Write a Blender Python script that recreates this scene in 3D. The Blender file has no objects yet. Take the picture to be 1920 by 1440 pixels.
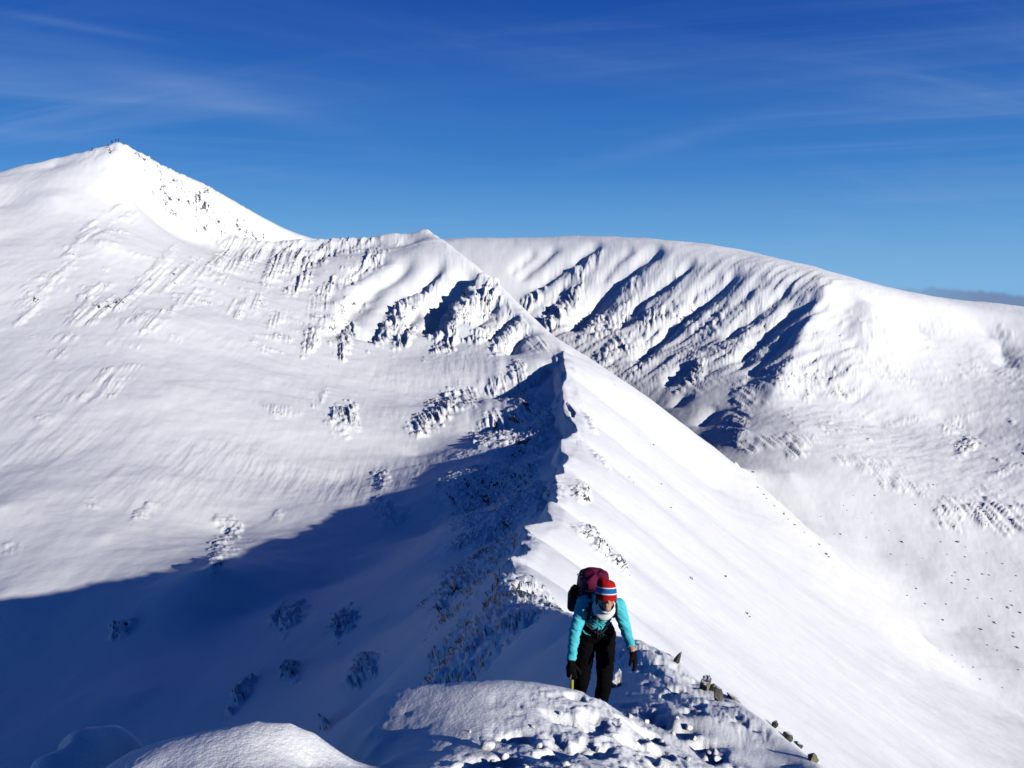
import bpy, bmesh, math, random
import numpy as np
from mathutils import Vector, Matrix

random.seed(7)
rng = np.random.default_rng(11)
SC = bpy.context.scene
COL = SC.collection
F32 = np.float32

# ------------------------------------------------------------------ camera model (used to survey the place)
FOC = 1478.0                       # focal length in photo pixels (1920 wide)
PITCH = math.atan(190 / FOC)       # the lens looks a little below level
SUN_AZ, SUN_EL = 128.0, 16.0       # degrees clockwise from the view direction / above horizon


def ray(px, py):
    X = (px - 960) / FOC
    v = (720 - py) / FOC
    Y = math.cos(PITCH) + v * math.sin(PITCH)
    Z = -math.sin(PITCH) + v * math.cos(PITCH)
    return math.atan2(X, Y), Z / math.hypot(X, Y)


# ------------------------------------------------------------------ noise
_G = np.random.default_rng(5).uniform(0, 2 * np.pi, 4096)
_GX, _GY = np.cos(_G).astype(F32), np.sin(_G).astype(F32)


def perlin(x, y, seed=0):
    xi = np.floor(x).astype(np.int32)
    yi = np.floor(y).astype(np.int32)
    fx = (x - xi).astype(F32)
    fy = (y - yi).astype(F32)
    u = fx * fx * fx * (fx * (fx * 6 - 15) + 10)
    v = fy * fy * fy * (fy * (fy * 6 - 15) + 10)

    def g(ix, iy, dx, dy):
        h = (ix.astype(np.uint32) * np.uint32(374761393) + iy.astype(np.uint32) * np.uint32(668265263)
             + np.uint32((seed * 2246822519 + 3266489917) & 0xffffffff))
        h = (h ^ (h >> np.uint32(13))) * np.uint32(1274126177)
        h = (h ^ (h >> np.uint32(16))) & np.uint32(4095)
        return _GX[h] * dx + _GY[h] * dy
    a = g(xi, yi, fx, fy)
    b = g(xi + 1, yi, fx - 1, fy)
    c = g(xi, yi + 1, fx, fy - 1)
    d = g(xi + 1, yi + 1, fx - 1, fy - 1)
    return (a + u * (b - a)) + v * ((c + u * (d - c)) - (a + u * (b - a)))


def fbm(x, y, seed=0, octs=4, gain=0.5, ridged=False):
    s = np.zeros_like(x, dtype=F32)
    amp = 1.0
    for o in range(octs):
        n = perlin(x, y, seed + o * 17) * 1.5
        if ridged:
            n = 1 - 2 * np.abs(n)
        s += amp * n
        amp *= gain
        x = x * 2.03 + 11.3
        y = y * 2.03 + 5.7
    return s


def sstep(a, b, x):
    t = np.clip((x - a) / (b - a), 0, 1)
    return t * t * (3 - 2 * t)


# ------------------------------------------------------------------ survey: lines of (photo x, photo y, horizontal distance in m)
K = 1.4
PTS = []           # (az, ln d, te)


def addp(a, d, te):
    PTS.append((a, math.log(d), te))


def dense(line, step=0.012):
    """points along a surveyed line, spaced evenly"""
    q = []
    for (px, py, d) in line:
        a, t = ray(px, py)
        q.append((a, math.log(d), t))
    out = [q[0]]
    for p0, p1 in zip(q, q[1:]):
        n = max(1, int(math.hypot(p1[0] - p0[0], p1[1] - p0[1]) / step))
        for k in range(1, n + 1):
            f = k / n
            out.append(tuple(p0[i] + (p1[i] - p0[i]) * f for i in range(3)))
    return out


def spline(line, n=6):
    out = []
    L = [np.array(p, float) for p in line]
    for i in range(len(L) - 1):
        p0 = L[max(i - 1, 0)]; p1 = L[i]; p2 = L[i + 1]; p3 = L[min(i + 2, len(L) - 1)]
        for k in range(n):
            t = k / n
            out.append(tuple(0.5 * (2 * p1 + (p2 - p0) * t + (2 * p0 - 5 * p1 + 4 * p2 - p3) * t * t + (3 * p1 - p0 - 3 * p2 + p3) * t ** 3)))
    out.append(tuple(L[-1]))
    return out


def line(pts, k=1.0, step=0.015):
    pts = [(a, b, c * k) for a, b, c in pts]
    PTS.extend(dense(pts, step))


def spots(pts, k=1.0):
    for px, py, d in pts:
        a, t = ray(px, py)
        addp(a, d * k, t)


def hidden(pts):
    """(photo x, distance, height) for ground the photo cannot see"""
    for px, d, z in pts:
        a, _ = ray(px, 720)
        addp(a, d, z / d)


def polar(pts):
    """(azimuth in degrees, distance, height) for ground outside the frame"""
    for a, d, z in pts:
        addp(math.radians(a), d, z / d)


def fm(L):
    return [(a, b, d if d < 305 else 305 + (d - 305) * .45) for a, b, d in L]


# the arete: crest from beside the climber to the subsidiary top
CREST_NEAR = [(1240, 1262, 8.2), (1215, 1228, 9.1), (1192, 1199, 10), (1140, 1170, 13), (1085, 1157, 16), (1042, 1143, 20), (1006, 1140, 23), (963, 1119, 29), (934, 1110, 33), (952, 1076, 40), (957, 1052, 46), (971, 1044, 50),
              (985, 1010, 62), (996, 984, 72), (1028, 980, 76), (1036, 963, 82), (1037, 939, 92), (1038, 910, 104), (1055, 898, 110), (1057, 881, 118), (1052, 853, 136), (1061, 833, 150), (1082, 827, 158), (1082, 810, 168), (1069, 771, 196),
              (1065, 732, 222), (1060, 690, 262), (1051, 650, 305), (1005, 603, 370), (942, 541, 445), (882, 488, 515), (832, 449, 575), (818, 439, 595), (803, 429, 615)]
CREST_NEAR = fm(CREST_NEAR)
line(CREST_NEAR, 1.0, 0.012)
# headwall skyline: top - col - summit
CREST_HEAD = [(803, 429, 615), (790, 431, 617), (775, 437, 620), (758, 439, 625), (742, 437, 630), (725, 438, 633), (705, 445, 636), (660, 447, 645), (600, 447, 648), (560, 447, 640), (500, 450, 632), (430, 442, 618), (395, 436, 605),
              (340, 425, 578), (290, 410, 552), (255, 380, 540), (225, 350, 535), (206, 325, 552), (205, 300, 572), (220, 263, 605)]
CREST_HEAD = fm(CREST_HEAD)
line(CREST_HEAD)
for px, py, d in CREST_HEAD[1:12] + [(100, 294, 446.7), (180, 275, 442.2), (220, 263, 440)]:
    a, t = ray(px, py)
    addp(a, d - 11, (d * t - 6) / (d - 11)); addp(a, d + 11, (d * t - 6) / (d + 11))
line([(220, 263, 440), (245, 275, 442), (285, 297, 446), (330, 327, 452), (380, 356, 458), (440, 391, 466), (500, 420, 474), (560, 443, 482), (640, 462, 495)])
line(fm([(220, 263, 605), (180, 275, 610), (100, 294, 620), (50, 307, 626), (0, 322, 630), (-80, 345, 628)]))
spots([(300, 370, 424), (350, 395, 434), (420, 425, 449)])
hidden([(220, 520, 45), (0, 560, 30), (400, 560, 30), (560, 620, 0), (700, 560, 0), (760, 520, 5), (660, 530, 10), (600, 540, 15)])
hidden([(800, 500, 8), (840, 480, 5), (900, 450, -18), (960, 420, -32), (1010, 390, -45)])
# bowl on the left: lit upper part
spots([(100, 450, 340), (0, 450, 346), (200, 450, 336), (100, 370, 388), (0, 390, 392), (330, 500, 335), (450, 520, 362), (100, 600, 264), (0, 600, 270), (300, 600, 262), (500, 600, 300), (640, 560, 360), (740, 540, 378),
       (100, 750, 205), (300, 750, 200), (480, 750, 210), (620, 700, 255), (740, 660, 300), (820, 650, 310), (880, 650, 306), (960, 660, 299), (940, 590, 342), (860, 570, 368),
       (780, 760, 240), (880, 745, 250), (640, 800, 198), (780, 860, 186), (640, 900, 166), (480, 900, 160), (300, 900, 156), (100, 900, 160), (0, 950, 150), (200, 1000, 133), (420, 1000, 137)])
# shadow line, placed where the crest's shadow really falls
SUN_L = -np.array([math.sin(math.radians(SUN_AZ)), math.cos(math.radians(SUN_AZ)), math.tan(math.radians(SUN_EL))])
CAST = [(795, 1302, 18.5), (842, 1240, 22), (886, 1176, 26), (908, 1145, 29)] + CREST_NEAR[8:]


def shadow_point(px, py):
    a, t = ray(px, py)
    r = np.array([math.sin(a), math.cos(a), t])
    best = None
    C = [np.array([d * math.sin(ray(x, y)[0]), d * math.cos(ray(x, y)[0]), d * ray(x, y)[1]]) for x, y, d in CAST]
    for p, q in zip(C, C[1:]):
        try:
            u, s_, k = np.linalg.solve(np.array([q - p, SUN_L, -r]).T, -p)
        except np.linalg.LinAlgError:
            continue
        if 0 <= u <= 1 and s_ > 0 and k > 0 and (best is None or k > best):
            best = k
    return best


for px, py, d in [(950, 740, 258), (915, 810, 215), (870, 870, 186), (800, 905, 170), (700, 940, 155), (630, 970, 147), (560, 1000, 139), (480, 1035, 130), (390, 1060, 118)]:
    k = shadow_point(px, py)
    a, t = ray(px, py)
    addp(a, k if k else d, t)
spots([(290, 1090, 111), (190, 1113, 113), (0, 1115, 122)])
# bowl in the shade of the arete
spots([(980, 850, 165), (960, 920, 128), (900, 950, 125), (930, 1000, 90), (800, 1000, 122), (850, 1060, 85), (700, 1060, 108), (880, 1100, 62), (780, 1150, 72), (600, 1100, 104),
       (450, 1150, 98), (250, 1200, 96), (100, 1200, 106), (650, 1230, 70), (450, 1270, 74), (250, 1300, 80), (80, 1320, 88), (700, 1320, 48), (550, 1360, 55), (350, 1420, 62), (100, 1450, 72)])
polar([(-40, 120, -48), (-40, 150, -42), (-40, 205, -31), (-40, 265, -15), (-40, 345, 14), (-40, 450, 46), (-40, 650, 30), (-50, 100, -50), (-50, 300, -12), (-52, 450, 28), (-55, 800, 20), (-65, 100, -50), (-65, 350, -50), (-70, 650, 0),
       (-90, 40, -28), (-90, 100, -55), (-90, 300, -65), (-90, 700, -60), (-120, 30, -20), (-120, 100, -60), (-120, 500, -90), (-150, 20, -9), (-150, 100, -45), (-150, 500, -120), (180, 12, -2.2), (180, 40, -4),
       (180, 150, -15), (180, 500, -110), (150, 12, -4.5), (150, 100, -55), (150, 500, -150), (120, 10, -6), (120, 40, -28), (120, 150, -95), (120, 500, -170),
       (90, 10, -7), (90, 40, -31), (90, 120, -85), (90, 400, -150), (65, 20, -15), (65, 60, -43), (65, 150, -95), (65, 400, -110), (65, 800, -30), (50, 10, -5), (50, 60, -40), (50, 130, -82), (50, 300, -125), (50, 500, -80), (50, 900, -30)])
for a in range(-180, 180, 15):
    polar([(a, 1.0, -1.6), (a, 5000, -500)])
    if abs(a) > 50:
        polar([(a, 1700, -180)])

# right flank of the arete: falls away at about forty degrees, then eases into the corrie floor
CR = []
for px, py, d in CREST_NEAR:
    a, t = ray(px, py)
    CR.append((d * math.sin(a), d * math.cos(a), d * t))
CR = np.array(CR)


def crest_at(y):
    return np.interp(y, CR[:, 1], CR[:, 0]), np.interp(y, CR[:, 1], CR[:, 2])


def flank_fall(X):
    return 0.80 * X - 0.00095 * np.maximum(0, X - 30) ** 2


for y in (16, 24, 34, 48, 66, 90, 120, 160, 205, 255, 300):
    xc, zc = crest_at(y)
    for X in (1.2, 4, 9, 18, 32, 50, 72, 100, 130, 165):
        if X < 0.35 * y * 1.6 + 6 and not (y > 230 and X > 8 + (300 - y)):
            x = xc + X
            d = math.hypot(x, y)
            addp(math.atan2(x, y), d, (zc - float(flank_fall(X))) / d)
# the flank's far outline and the hidden ground behind it
SIL = [(1062, 648, 312), (1100, 668, 318), (1150, 704, 316), (1210, 745, 312), (1270, 789, 306), (1330, 830, 302), (1385, 873, 296), (1450, 928, 288), (1550, 1022, 276), (1640, 1110, 268), (1720, 1185, 262)]
line(SIL)
for px, py, d in SIL[2:]:
    a, t = ray(px, py)
    z = d * t
    k = min(1, max(0.15, (1560 - px) / 200))
    addp(a, d + 30 * k, (z - 20 * k) / (d + 30 * k))
spots([(1850, 1296, 258), (1925, 1350, 255)])
hidden([(1070, 400, -60), (1150, 430, -82), (1270, 375, -80), (1385, 326, -72)])
hidden([(1000, 470, -62), (940, 540, -50), (880, 600, -30)])
# corrie floor and far side
spots([(1920, 1250, 280), (1800, 1180, 290), (1920, 1150, 312), (1920, 1050, 347), (1760, 1080, 312), (1640, 1040, 312), (1550, 985, 316), (1750, 940, 361), (1920, 900, 421), (1600, 900, 353), (1480, 890, 338), (1400, 850, 358),
       (1500, 800, 392), (1650, 800, 448), (1800, 800, 488), (1920, 780, 525), (1700, 700, 542), (1850, 690, 605), (1600, 690, 498), (1600, 600, 564), (1720, 620, 625), (1850, 630, 672)])
RIM = [(832, 452, 722), (900, 452, 714), (1000, 453, 700), (1120, 452, 680), (1240, 461, 657), (1340, 480, 638), (1440, 496, 624), (1510, 515, 614), (1560, 527, 606), (1610, 545, 612), (1680, 560, 634), (1800, 575, 695), (1920, 588, 770), (2050, 603, 850)]
line(RIM)
SKY = [(832, 449, 790), (900, 450, 782), (1000, 449, 768), (1120, 446, 748), (1240, 453, 730), (1300, 458, 718), (1400, 470, 700), (1480, 488, 685), (1560, 512, 685), (1650, 539, 700), (1780, 560, 765), (1920, 574, 850), (2050, 583, 920)]
line(SKY)
for px, py, d in SKY:
    a, t = ray(px, py)
    addp(a, d * 1.25, t - 0.035)
    addp(a, d * 1.6, t - 0.11)
# headwall below the rim, base of the wall
line([(1560, 527, 606), (1535, 580, 570), (1512, 630, 531), (1480, 700, 476), (1430, 770, 414), (1385, 812, 378)])
line([(1020, 600, 588), (1080, 640, 548), (1160, 690, 500), (1240, 740, 455), (1310, 790, 412)])
spots([(960, 500, 662), (1060, 520, 645), (1000, 540, 642), (1120, 580, 608), (1180, 520, 630), (1260, 560, 592), (1220, 620, 560), (1300, 650, 532), (1340, 560, 590), (1400, 620, 540), (1440, 560, 578), (1470, 600, 556), (1340, 720, 458), (1420, 700, 470), (1450, 690, 476)])
polar([(38, 290, -125), (38, 360, -106), (40, 520, -70), (42, 800, -35), (42, 950, -35)])

# foreground bank, close to the lens
spots([(960, 1440, 3.5), (1100, 1440, 3.5), (840, 1440, 3.4), (1190, 1440, 3.85), (1000, 1380, 4.05), (1100, 1380, 4.15), (850, 1370, 4.1), (1260, 1440, 4.2)])
line([(655, 1352, 5.0), (700, 1330, 5.05), (780, 1304, 5.05), (850, 1290, 5.0), (950, 1278, 5.0), (1010, 1283, 5.05), (1060, 1293, 5.1), (1100, 1299, 5.1), (1128, 1305, 5.05), (1150, 1322, 5.0)], 1.0, 0.03)
hidden([(780, 6.4, -5.2), (850, 6.4, -4.9), (950, 6.4, -4.5), (1010, 6.6, -4.3), (1060, 6.6, -4.0), (700, 6.0, -5.4), (620, 5.6, -5.4)])
hidden([(900, 10, -6.6), (960, 10, -6.1), (1060, 8.8, -5.0), (830, 12, -8.3), (740, 9, -8.2), (740, 16, -12.5), (620, 12, -11), (450, 12, -10.5), (250, 13, -11), (60, 13, -10.5),
        (620, 24, -19), (400, 28, -21), (150, 30, -23), (760, 28, -19.5), (840, 34, -20.5)])
spots([(1150, 1350, 5.5), (1180, 1335, 5.9), (1150, 1328, 6.5), (1170, 1318, 6.9), (1190, 1306, 7.2), (1225, 1302, 7.2), (1235, 1325, 6.5), (1275, 1262, 8.95), (1300, 1287, 8.3), (1342, 1314, 7.6), (1225, 1218, 9.9)])
hidden([(1075, 6.6, -3.72), (1100, 6.5, -3.78), (1125, 6.45, -3.78), (1100, 7.4, -4.15), (1060, 7.6, -4.35)])
line([(1240, 1262, 8.2), (1258, 1290, 7.5), (1290, 1318, 6.9), (1330, 1343, 6.3)], 1.0, .03)
# smooth drift on the right and the outer edge of the crest
line([(1262, 1343, 6.1), (1300, 1362, 5.85), (1340, 1390, 5.6), (1366, 1425, 5.35), (1374, 1455, 5.2)], 1.0, .03)
spots([(1250, 1372, 6.1), (1285, 1392, 5.95), (1318, 1420, 5.72), (1335, 1450, 5.5), (1400, 1375, 6.3), (1440, 1407, 6.1), (1430, 1440, 5.6), (1475, 1440, 5.8)])
spots([(740, 1390, 4.2), (700, 1400, 4.2), (760, 1340, 4.45), (690, 1375, 4.4), (700, 1440, 3.85), (760, 1440, 3.6)])
EDGE = [(1205, 1197, 11.0), (1245, 1225, 10.7), (1275, 1246, 10.2), (1310, 1278, 9.3), (1355, 1306, 8.6), (1400, 1327, 8.0), (1450, 1366, 7.0), (1490, 1397, 6.55), (1545, 1440, 6.0), (1620, 1500, 5.2)]
line(EDGE, 1.0, 0.03)
for px, py, d in EDGE:
    a, t = ray(px, py)
    z = d * t
    addp(a, d * 1.16, (z - 0.16 * d * 1.05) / (d * 1.16))
# shaded flank behind the climber and its rocky left edge
line([(934, 1110, 33), (908, 1145, 29), (886, 1176, 26), (842, 1240, 22), (795, 1302, 18.5)], 1.0, 0.03)
spots([(1000, 1180, 19), (1060, 1200, 14), (1000, 1240, 13.5), (930, 1220, 18), (900, 1270, 15.5), (1120, 1230, 10.8), (1180, 1250, 8.9), (1080, 1260, 9.6)])
# mounds at lower left
line([(250, 1410, 3.6), (300, 1391, 3.5), (400, 1366, 3.4), (480, 1354, 3.36), (545, 1357, 3.35), (590, 1376, 3.34), (630, 1405, 3.3), (662, 1440, 3.22)], 1.0, 0.03)
spots([(500, 1440, 3.0), (400, 1440, 3.05), (580, 1440, 3.1), (300, 1440, 3.2)])
polar([(-24, 2.5, -1.72), (-14, 2.5, -1.7), (-30, 2.6, -1.9)])
hidden([(300, 4.3, -3.3), (400, 4.2, -3.2), (480, 4.1, -3.1), (560, 4.0, -3.0), (630, 3.85, -2.85), (675, 3.7, -2.55)])
line([(60, 1428, 5.2), (100, 1406, 5.4), (170, 1390, 5.5), (220, 1373, 5.6), (250, 1380, 5.5), (270, 1398, 5.4)], 1.0, 0.03)
hidden([(60, 6.6, -5.3), (130, 6.7, -5.3), (220, 6.8, -5.3), (290, 6.4, -5.1), (20, 5.4, -4.4), (330, 5.2, -4.6)])

PTS = np.array(PTS)
# drop near-duplicates
_key = np.round(PTS[:, :2] / 0.004).astype(int)
_, _ix = np.unique(_key, axis=0, return_index=True)
PTS = PTS[np.sort(_ix)]


def rbf_fit(P, lam=1e-5):
    n = len(P)
    da = 2 * np.sin((P[:, None, 0] - P[None, :, 0]) / 2)
    R = np.sqrt(da ** 2 + (P[:, None, 1] - P[None, :, 1]) ** 2 + 1e-8)
    A = np.zeros((n + 2, n + 2))
    A[:n, :n] = R + np.eye(n) * lam
    A[:n, n] = 1; A[n, :n] = 1
    A[:n, n + 1] = P[:, 1]; A[n + 1, :n] = P[:, 1]
    b = np.zeros(n + 2)
    b[:n] = P[:, 2]
    return np.linalg.solve(A, b)


W = rbf_fit(PTS)


def rbf_eval(az, ld):
    out = np.empty(az.shape, F32)
    PA = PTS[:, 0].astype(F32); PL = PTS[:, 1].astype(F32); w = W[:-2].astype(F32)
    fa, fl, fo = az.ravel().astype(F32), ld.ravel().astype(F32), out.ravel()
    CH = 12000
    for i in range(0, fa.size, CH):
        da = 2 * np.sin((fa[i:i + CH, None] - PA[None]) / 2)
        dl = fl[i:i + CH, None] - PL[None]
        fo[i:i + CH] = np.sqrt(da * da + dl * dl + F32(1e-8)) @ w + F32(W[-2]) + F32(W[-1]) * fl[i:i + CH]
    return fo.reshape(az.shape)


# coarse log-polar survey grid of te = height / distance, all round the camera
LD0, LD1 = math.log(0.9), math.log(4800.0)
NA_F, NL_F = 640, 860                  # fine sector, +-42 degrees
AZ_F = np.linspace(math.radians(-42), math.radians(42), NA_F)
LD_F = np.linspace(LD0, LD1, NL_F)
TE_F = rbf_eval(*np.meshgrid(AZ_F, LD_F))


def cubic_weights(t):
    return (-0.5 * t + t * t - 0.5 * t ** 3, 1 - 2.5 * t * t + 1.5 * t ** 3, 0.5 * t + 2 * t * t - 1.5 * t ** 3, -0.5 * t * t + 0.5 * t ** 3)


def base_te(az, ld):
    """Catmull-Rom lookup in the fine sector (az, ld: same-shape arrays)"""
    u = np.clip((az - AZ_F[0]) / (AZ_F[1] - AZ_F[0]), 0, NA_F - 1.001)
    v = np.clip((ld - LD0) / (LD_F[1] - LD_F[0]), 0, NL_F - 1.001)
    iu = np.floor(u).astype(int); iv = np.floor(v).astype(int)
    wu = cubic_weights((u - iu).astype(F32)); wv = cubic_weights((v - iv).astype(F32))
    out = np.zeros(az.shape, F32)
    for j in range(4):
        row = np.clip(iv + j - 1, 0, NL_F - 1)
        s = np.zeros(az.shape, F32)
        for i in range(4):
            s += wu[i] * TE_F[row, np.clip(iu + i - 1, 0, NA_F - 1)]
        out += wv[j] * s
    return out


_LS = np.linspace(math.log(2.0), math.log(1500), 4000)


def p2g(px, py, dmin=0.0):
    """where the view ray through a photo pixel first meets the smooth ground"""
    a, t = ray(px, py)
    te = base_te(np.full(_LS.shape, a), _LS)
    te[_LS < math.log(max(dmin, 2.0))] = -9
    k = np.argmax(te >= t)
    if te[k] < t:
        k = int(np.argmax(te))
    elif k > 0:
        f = (t - te[k - 1]) / (te[k] - te[k - 1] + 1e-9)
        d = math.exp(_LS[k - 1] + (_LS[k] - _LS[k - 1]) * min(max(f, 0), 1))
        return np.array([d * math.sin(a), d * math.cos(a), d * t])
    d = math.exp(_LS[k])
    return np.array([d * math.sin(a), d * math.cos(a), d * float(te[k])])
SUN_E = 4.95; SKY_STR = 0.05; SKY_SAT = 1.4; EXPO = 0.0
# ------------------------------------------------------------------ fine mesh grid, log-polar around the camera
AZL = math.radians(40)
NCOL = 1280
COLS = np.linspace(-AZL, AZL, NCOL)
# rows: spread so that they are roughly even on the ground as seen, with a floor for hidden ground
_lsr = np.linspace(LD0, LD1, 1400)
_t = base_te(*np.meshgrid(COLS[::16], _lsr))
_mx = np.maximum.accumulate(_t, axis=0)
_w = np.maximum(_mx[1:] - _mx[:-1], 0).mean(axis=1) * FOC * 0.53
_w = np.convolve(np.pad(_w, 6, mode='edge'), np.ones(13) / 13, mode='valid')
_w = _w + 0.35
_w[_lsr[1:] > math.log(1400)] = 0.12
_c = np.concatenate([[0], np.cumsum(_w)])
NROW = 1700
ROWS = np.interp(np.linspace(0, _c[-1], NROW), _c, _lsr)
AZ, LD = np.meshgrid(COLS, ROWS)
TE = base_te(AZ, LD)
D = np.exp(LD)
X = (D * np.sin(AZ)).astype(F32)
Y = (D * np.cos(AZ)).astype(F32)
Z = (D * TE).astype(F32)
ROCK = np.zeros_like(Z)          # how much bare rock may show
HROCK = np.zeros_like(Z)         # relief of rocky ground


def bbox(pts, pad):
    lo = pts.min(0) - pad; hi = pts.max(0) + pad
    return np.nonzero((X > lo[0]) & (X < hi[0]) & (Y > lo[1]) & (Y < hi[1]))


def polydist(x, y, pts):
    """distance to a plan polyline, its parameter 0..1 and signed side"""
    best = np.full(x.shape, 1e9, F32); par = np.zeros(x.shape, F32); sd = np.zeros(x.shape, F32)
    seg = np.hypot(*(pts[1:, :2] - pts[:-1, :2]).T); tot = seg.sum(); acc = 0
    for i in range(len(pts) - 1):
        ax, ay = pts[i, :2]; bx, by = pts[i + 1, :2]
        ux, uy = bx - ax, by - ay; L2 = ux * ux + uy * uy + 1e-9
        t = np.clip(((x - ax) * ux + (y - ay) * uy) / L2, 0, 1)
        dx = x - ax - t * ux; dy = y - ay - t * uy
        dd = np.hypot(dx, dy)
        m = dd < best
        best = np.where(m, dd, best)
        par = np.where(m, (acc + t * seg[i]) / tot, par)
        sd = np.where(m, np.sign(ux * dy - uy * dx), sd)
        acc += seg[i]
    return best, par, sd


def carve(pix, width, depth, dmin=0, wobble=0.5, taper=(0.12, 0.2), side=0.0, rock=0.0):
    """a gully (depth>0) or rib (depth<0) along a line surveyed in the photo"""
    pts = np.array([p2g(px, py, dmin) for px, py in pix])
    if len(pts) > 2:
        pts = np.array(spline(pts, 4))
    I = bbox(pts[:, :2], width * 3.5)
    if not len(I[0]):
        return
    x, y = X[I], Y[I]
    nx = perlin(x / (width * 2.2), y / (width * 2.2), 31) * width * wobble
    ny = perlin(x / (width * 2.2), y / (width * 2.2), 57) * width * wobble
    s, t, sg = polydist(x + nx, y + ny, pts)
    ramp = sstep(0, taper[0], t) * (1 - sstep(1 - taper[1], 1, t))
    prof = np.exp(-(s / width) ** 1.6)
    if side:
        prof = prof + side * np.exp(-((s - width * 1.9) / (width * 1.1)) ** 2) * (-1)
    Z[I] -= (depth * ramp * prof).astype(F32)
    if rock:
        ROCK[I] = np.maximum(ROCK[I], rock * ramp * np.exp(-(np.maximum(s - width * 0.6, 0) / (width * 0.9)) ** 2))


def to_photo():
    """where every ground vertex lies in the survey photo"""
    f = Y * math.cos(PITCH) - Z * math.sin(PITCH)
    u = Y * math.sin(PITCH) + Z * math.cos(PITCH)
    f = np.maximum(f, .1)
    return 960 + FOC * X / f, 720 - FOC * u / f


PX, PY = to_photo()


def crag(px, py, rx, ry, ang=0.0, h=1.2, rock=1.0, dmin=60):
    """a patch of broken rocky ground, an ellipse on the slope as surveyed"""
    d0 = np.hypot(*p2g(px, py, dmin)[:2])
    ca, sa = math.cos(math.radians(ang)), math.sin(math.radians(ang))
    R = max(rx, ry) * 1.7
    I = np.nonzero((D > d0 * .72) & (D < d0 * 1.35) & (np.abs(PX - px) < R) & (np.abs(PY - py) < R))
    if not len(I[0]):
        return
    dx, dy = PX[I] - px, PY[I] - py
    u = (dx * ca - dy * sa) / rx; v = (-dx * sa - dy * ca) / ry
    S = d0 * 0.018
    q = np.hypot(u, v) + 0.55 * fbm(X[I] / S, Y[I] / S, 77, 3)
    m = 1 - sstep(0.35, 1.15, q)
    ROCK[I] = np.maximum(ROCK[I], rock * m)
    HROCK[I] = np.maximum(HROCK[I], h * m)


# --- far corrie wall: gullies between ribs, running down to the lower left
GUL = [([(1130, 452), (1077, 490), (1030, 520), (1000, 548)], 5, 6.5), ([(1080, 520), (1050, 550), (1024, 588), (1010, 610)], 5, 5), ([(1050, 462), (1005, 495), (970, 525)], 5, 5),
       ([(1005, 470), (975, 495), (950, 515)], 4, 4), ([(1244, 459), (1200, 493), (1153, 530), (1110, 580), (1072, 631)], 7, 10), ([(1190, 466), (1150, 500), (1118, 535)], 4, 4),
       ([(1307, 487), (1262, 520), (1215, 554), (1180, 592), (1144, 626)], 6, 8), ([(1270, 520), (1220, 560)], 4, 3), ([(1398, 504), (1362, 532), (1330, 559), (1268, 607), (1210, 660), (1190, 690)], 6, 8.5),
       ([(1355, 515), (1310, 548), (1286, 570)], 4, 4), ([(1484, 533), (1450, 560), (1417, 588), (1380, 618), (1345, 650)], 6, 7), ([(1440, 525), (1400, 555), (1370, 580)], 4, 3.5),
       ([(1520, 562), (1475, 594), (1431, 628), (1393, 674), (1380, 700)], 7, 7.5), ([(1292, 682), (1266, 708), (1244, 727)], 6, 5), ([(1470, 640), (1430, 680), (1400, 715)], 5, 4),
       ([(1250, 600), (1220, 632), (1195, 655)], 4, 3.5), ([(1290, 740), (1262, 765)], 4, 3), ([(1350, 760), (1325, 785), (1310, 800)], 4, 3.5)]
for p, w, d in GUL:
    carve(p, w * 1.0, d * .66, dmin=400, rock=0.12)
carve([(1562, 527), (1535, 580), (1512, 630), (1480, 700), (1430, 770)], 9, -5, dmin=400, wobble=0.25)
for q in [([(1600, 545), (1590, 600), (1580, 650)], 12, 3), ([(1640, 570), (1625, 620), (1615, 660)], 14, -3), ([(1880, 640), (1885, 690)], 7, 3)]:
    carve(*q, dmin=300)

# --- gullies and ribs under the subsidiary top
PG = [([(892, 497), (862, 527), (835, 560), (818, 600), (810, 635)], 7.5, 9.5), ([(842, 478), (800, 510), (750, 553), (715, 600), (690, 645)], 6, 7.5), ([(790, 470), (740, 510), (690, 545), (640, 600), (600, 640)], 6, 5.5),
      ([(780, 575), (765, 600), (752, 630)], 4, 4), ([(930, 560), (905, 590), (885, 615)], 4, 4.5), ([(960, 580), (930, 612), (910, 640)], 4, 4), ([(990, 605), (962, 640), (945, 662)], 4, 4),
      ([(720, 480), (680, 505), (640, 535)], 5, 3.5), ([(620, 470), (580, 495), (560, 520)], 5, 3), ([(1040, 665), (1010, 690), (985, 715)], 4, 4)]
for p, w, d in PG:
    carve(p, w, d * .8, dmin=200, rock=0.25)
for p, w, d in [([(870, 520), (840, 580), (812, 640)], 8, -1), ([(905, 510), (880, 570), (840, 650)], 7, -4), ([(770, 530), (730, 585), (700, 630)], 6, -3), ([(690, 520), (650, 560), (590, 640)], 5, -2.5)]:
    carve(p, w, d, dmin=200, rock=0.5)

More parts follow.
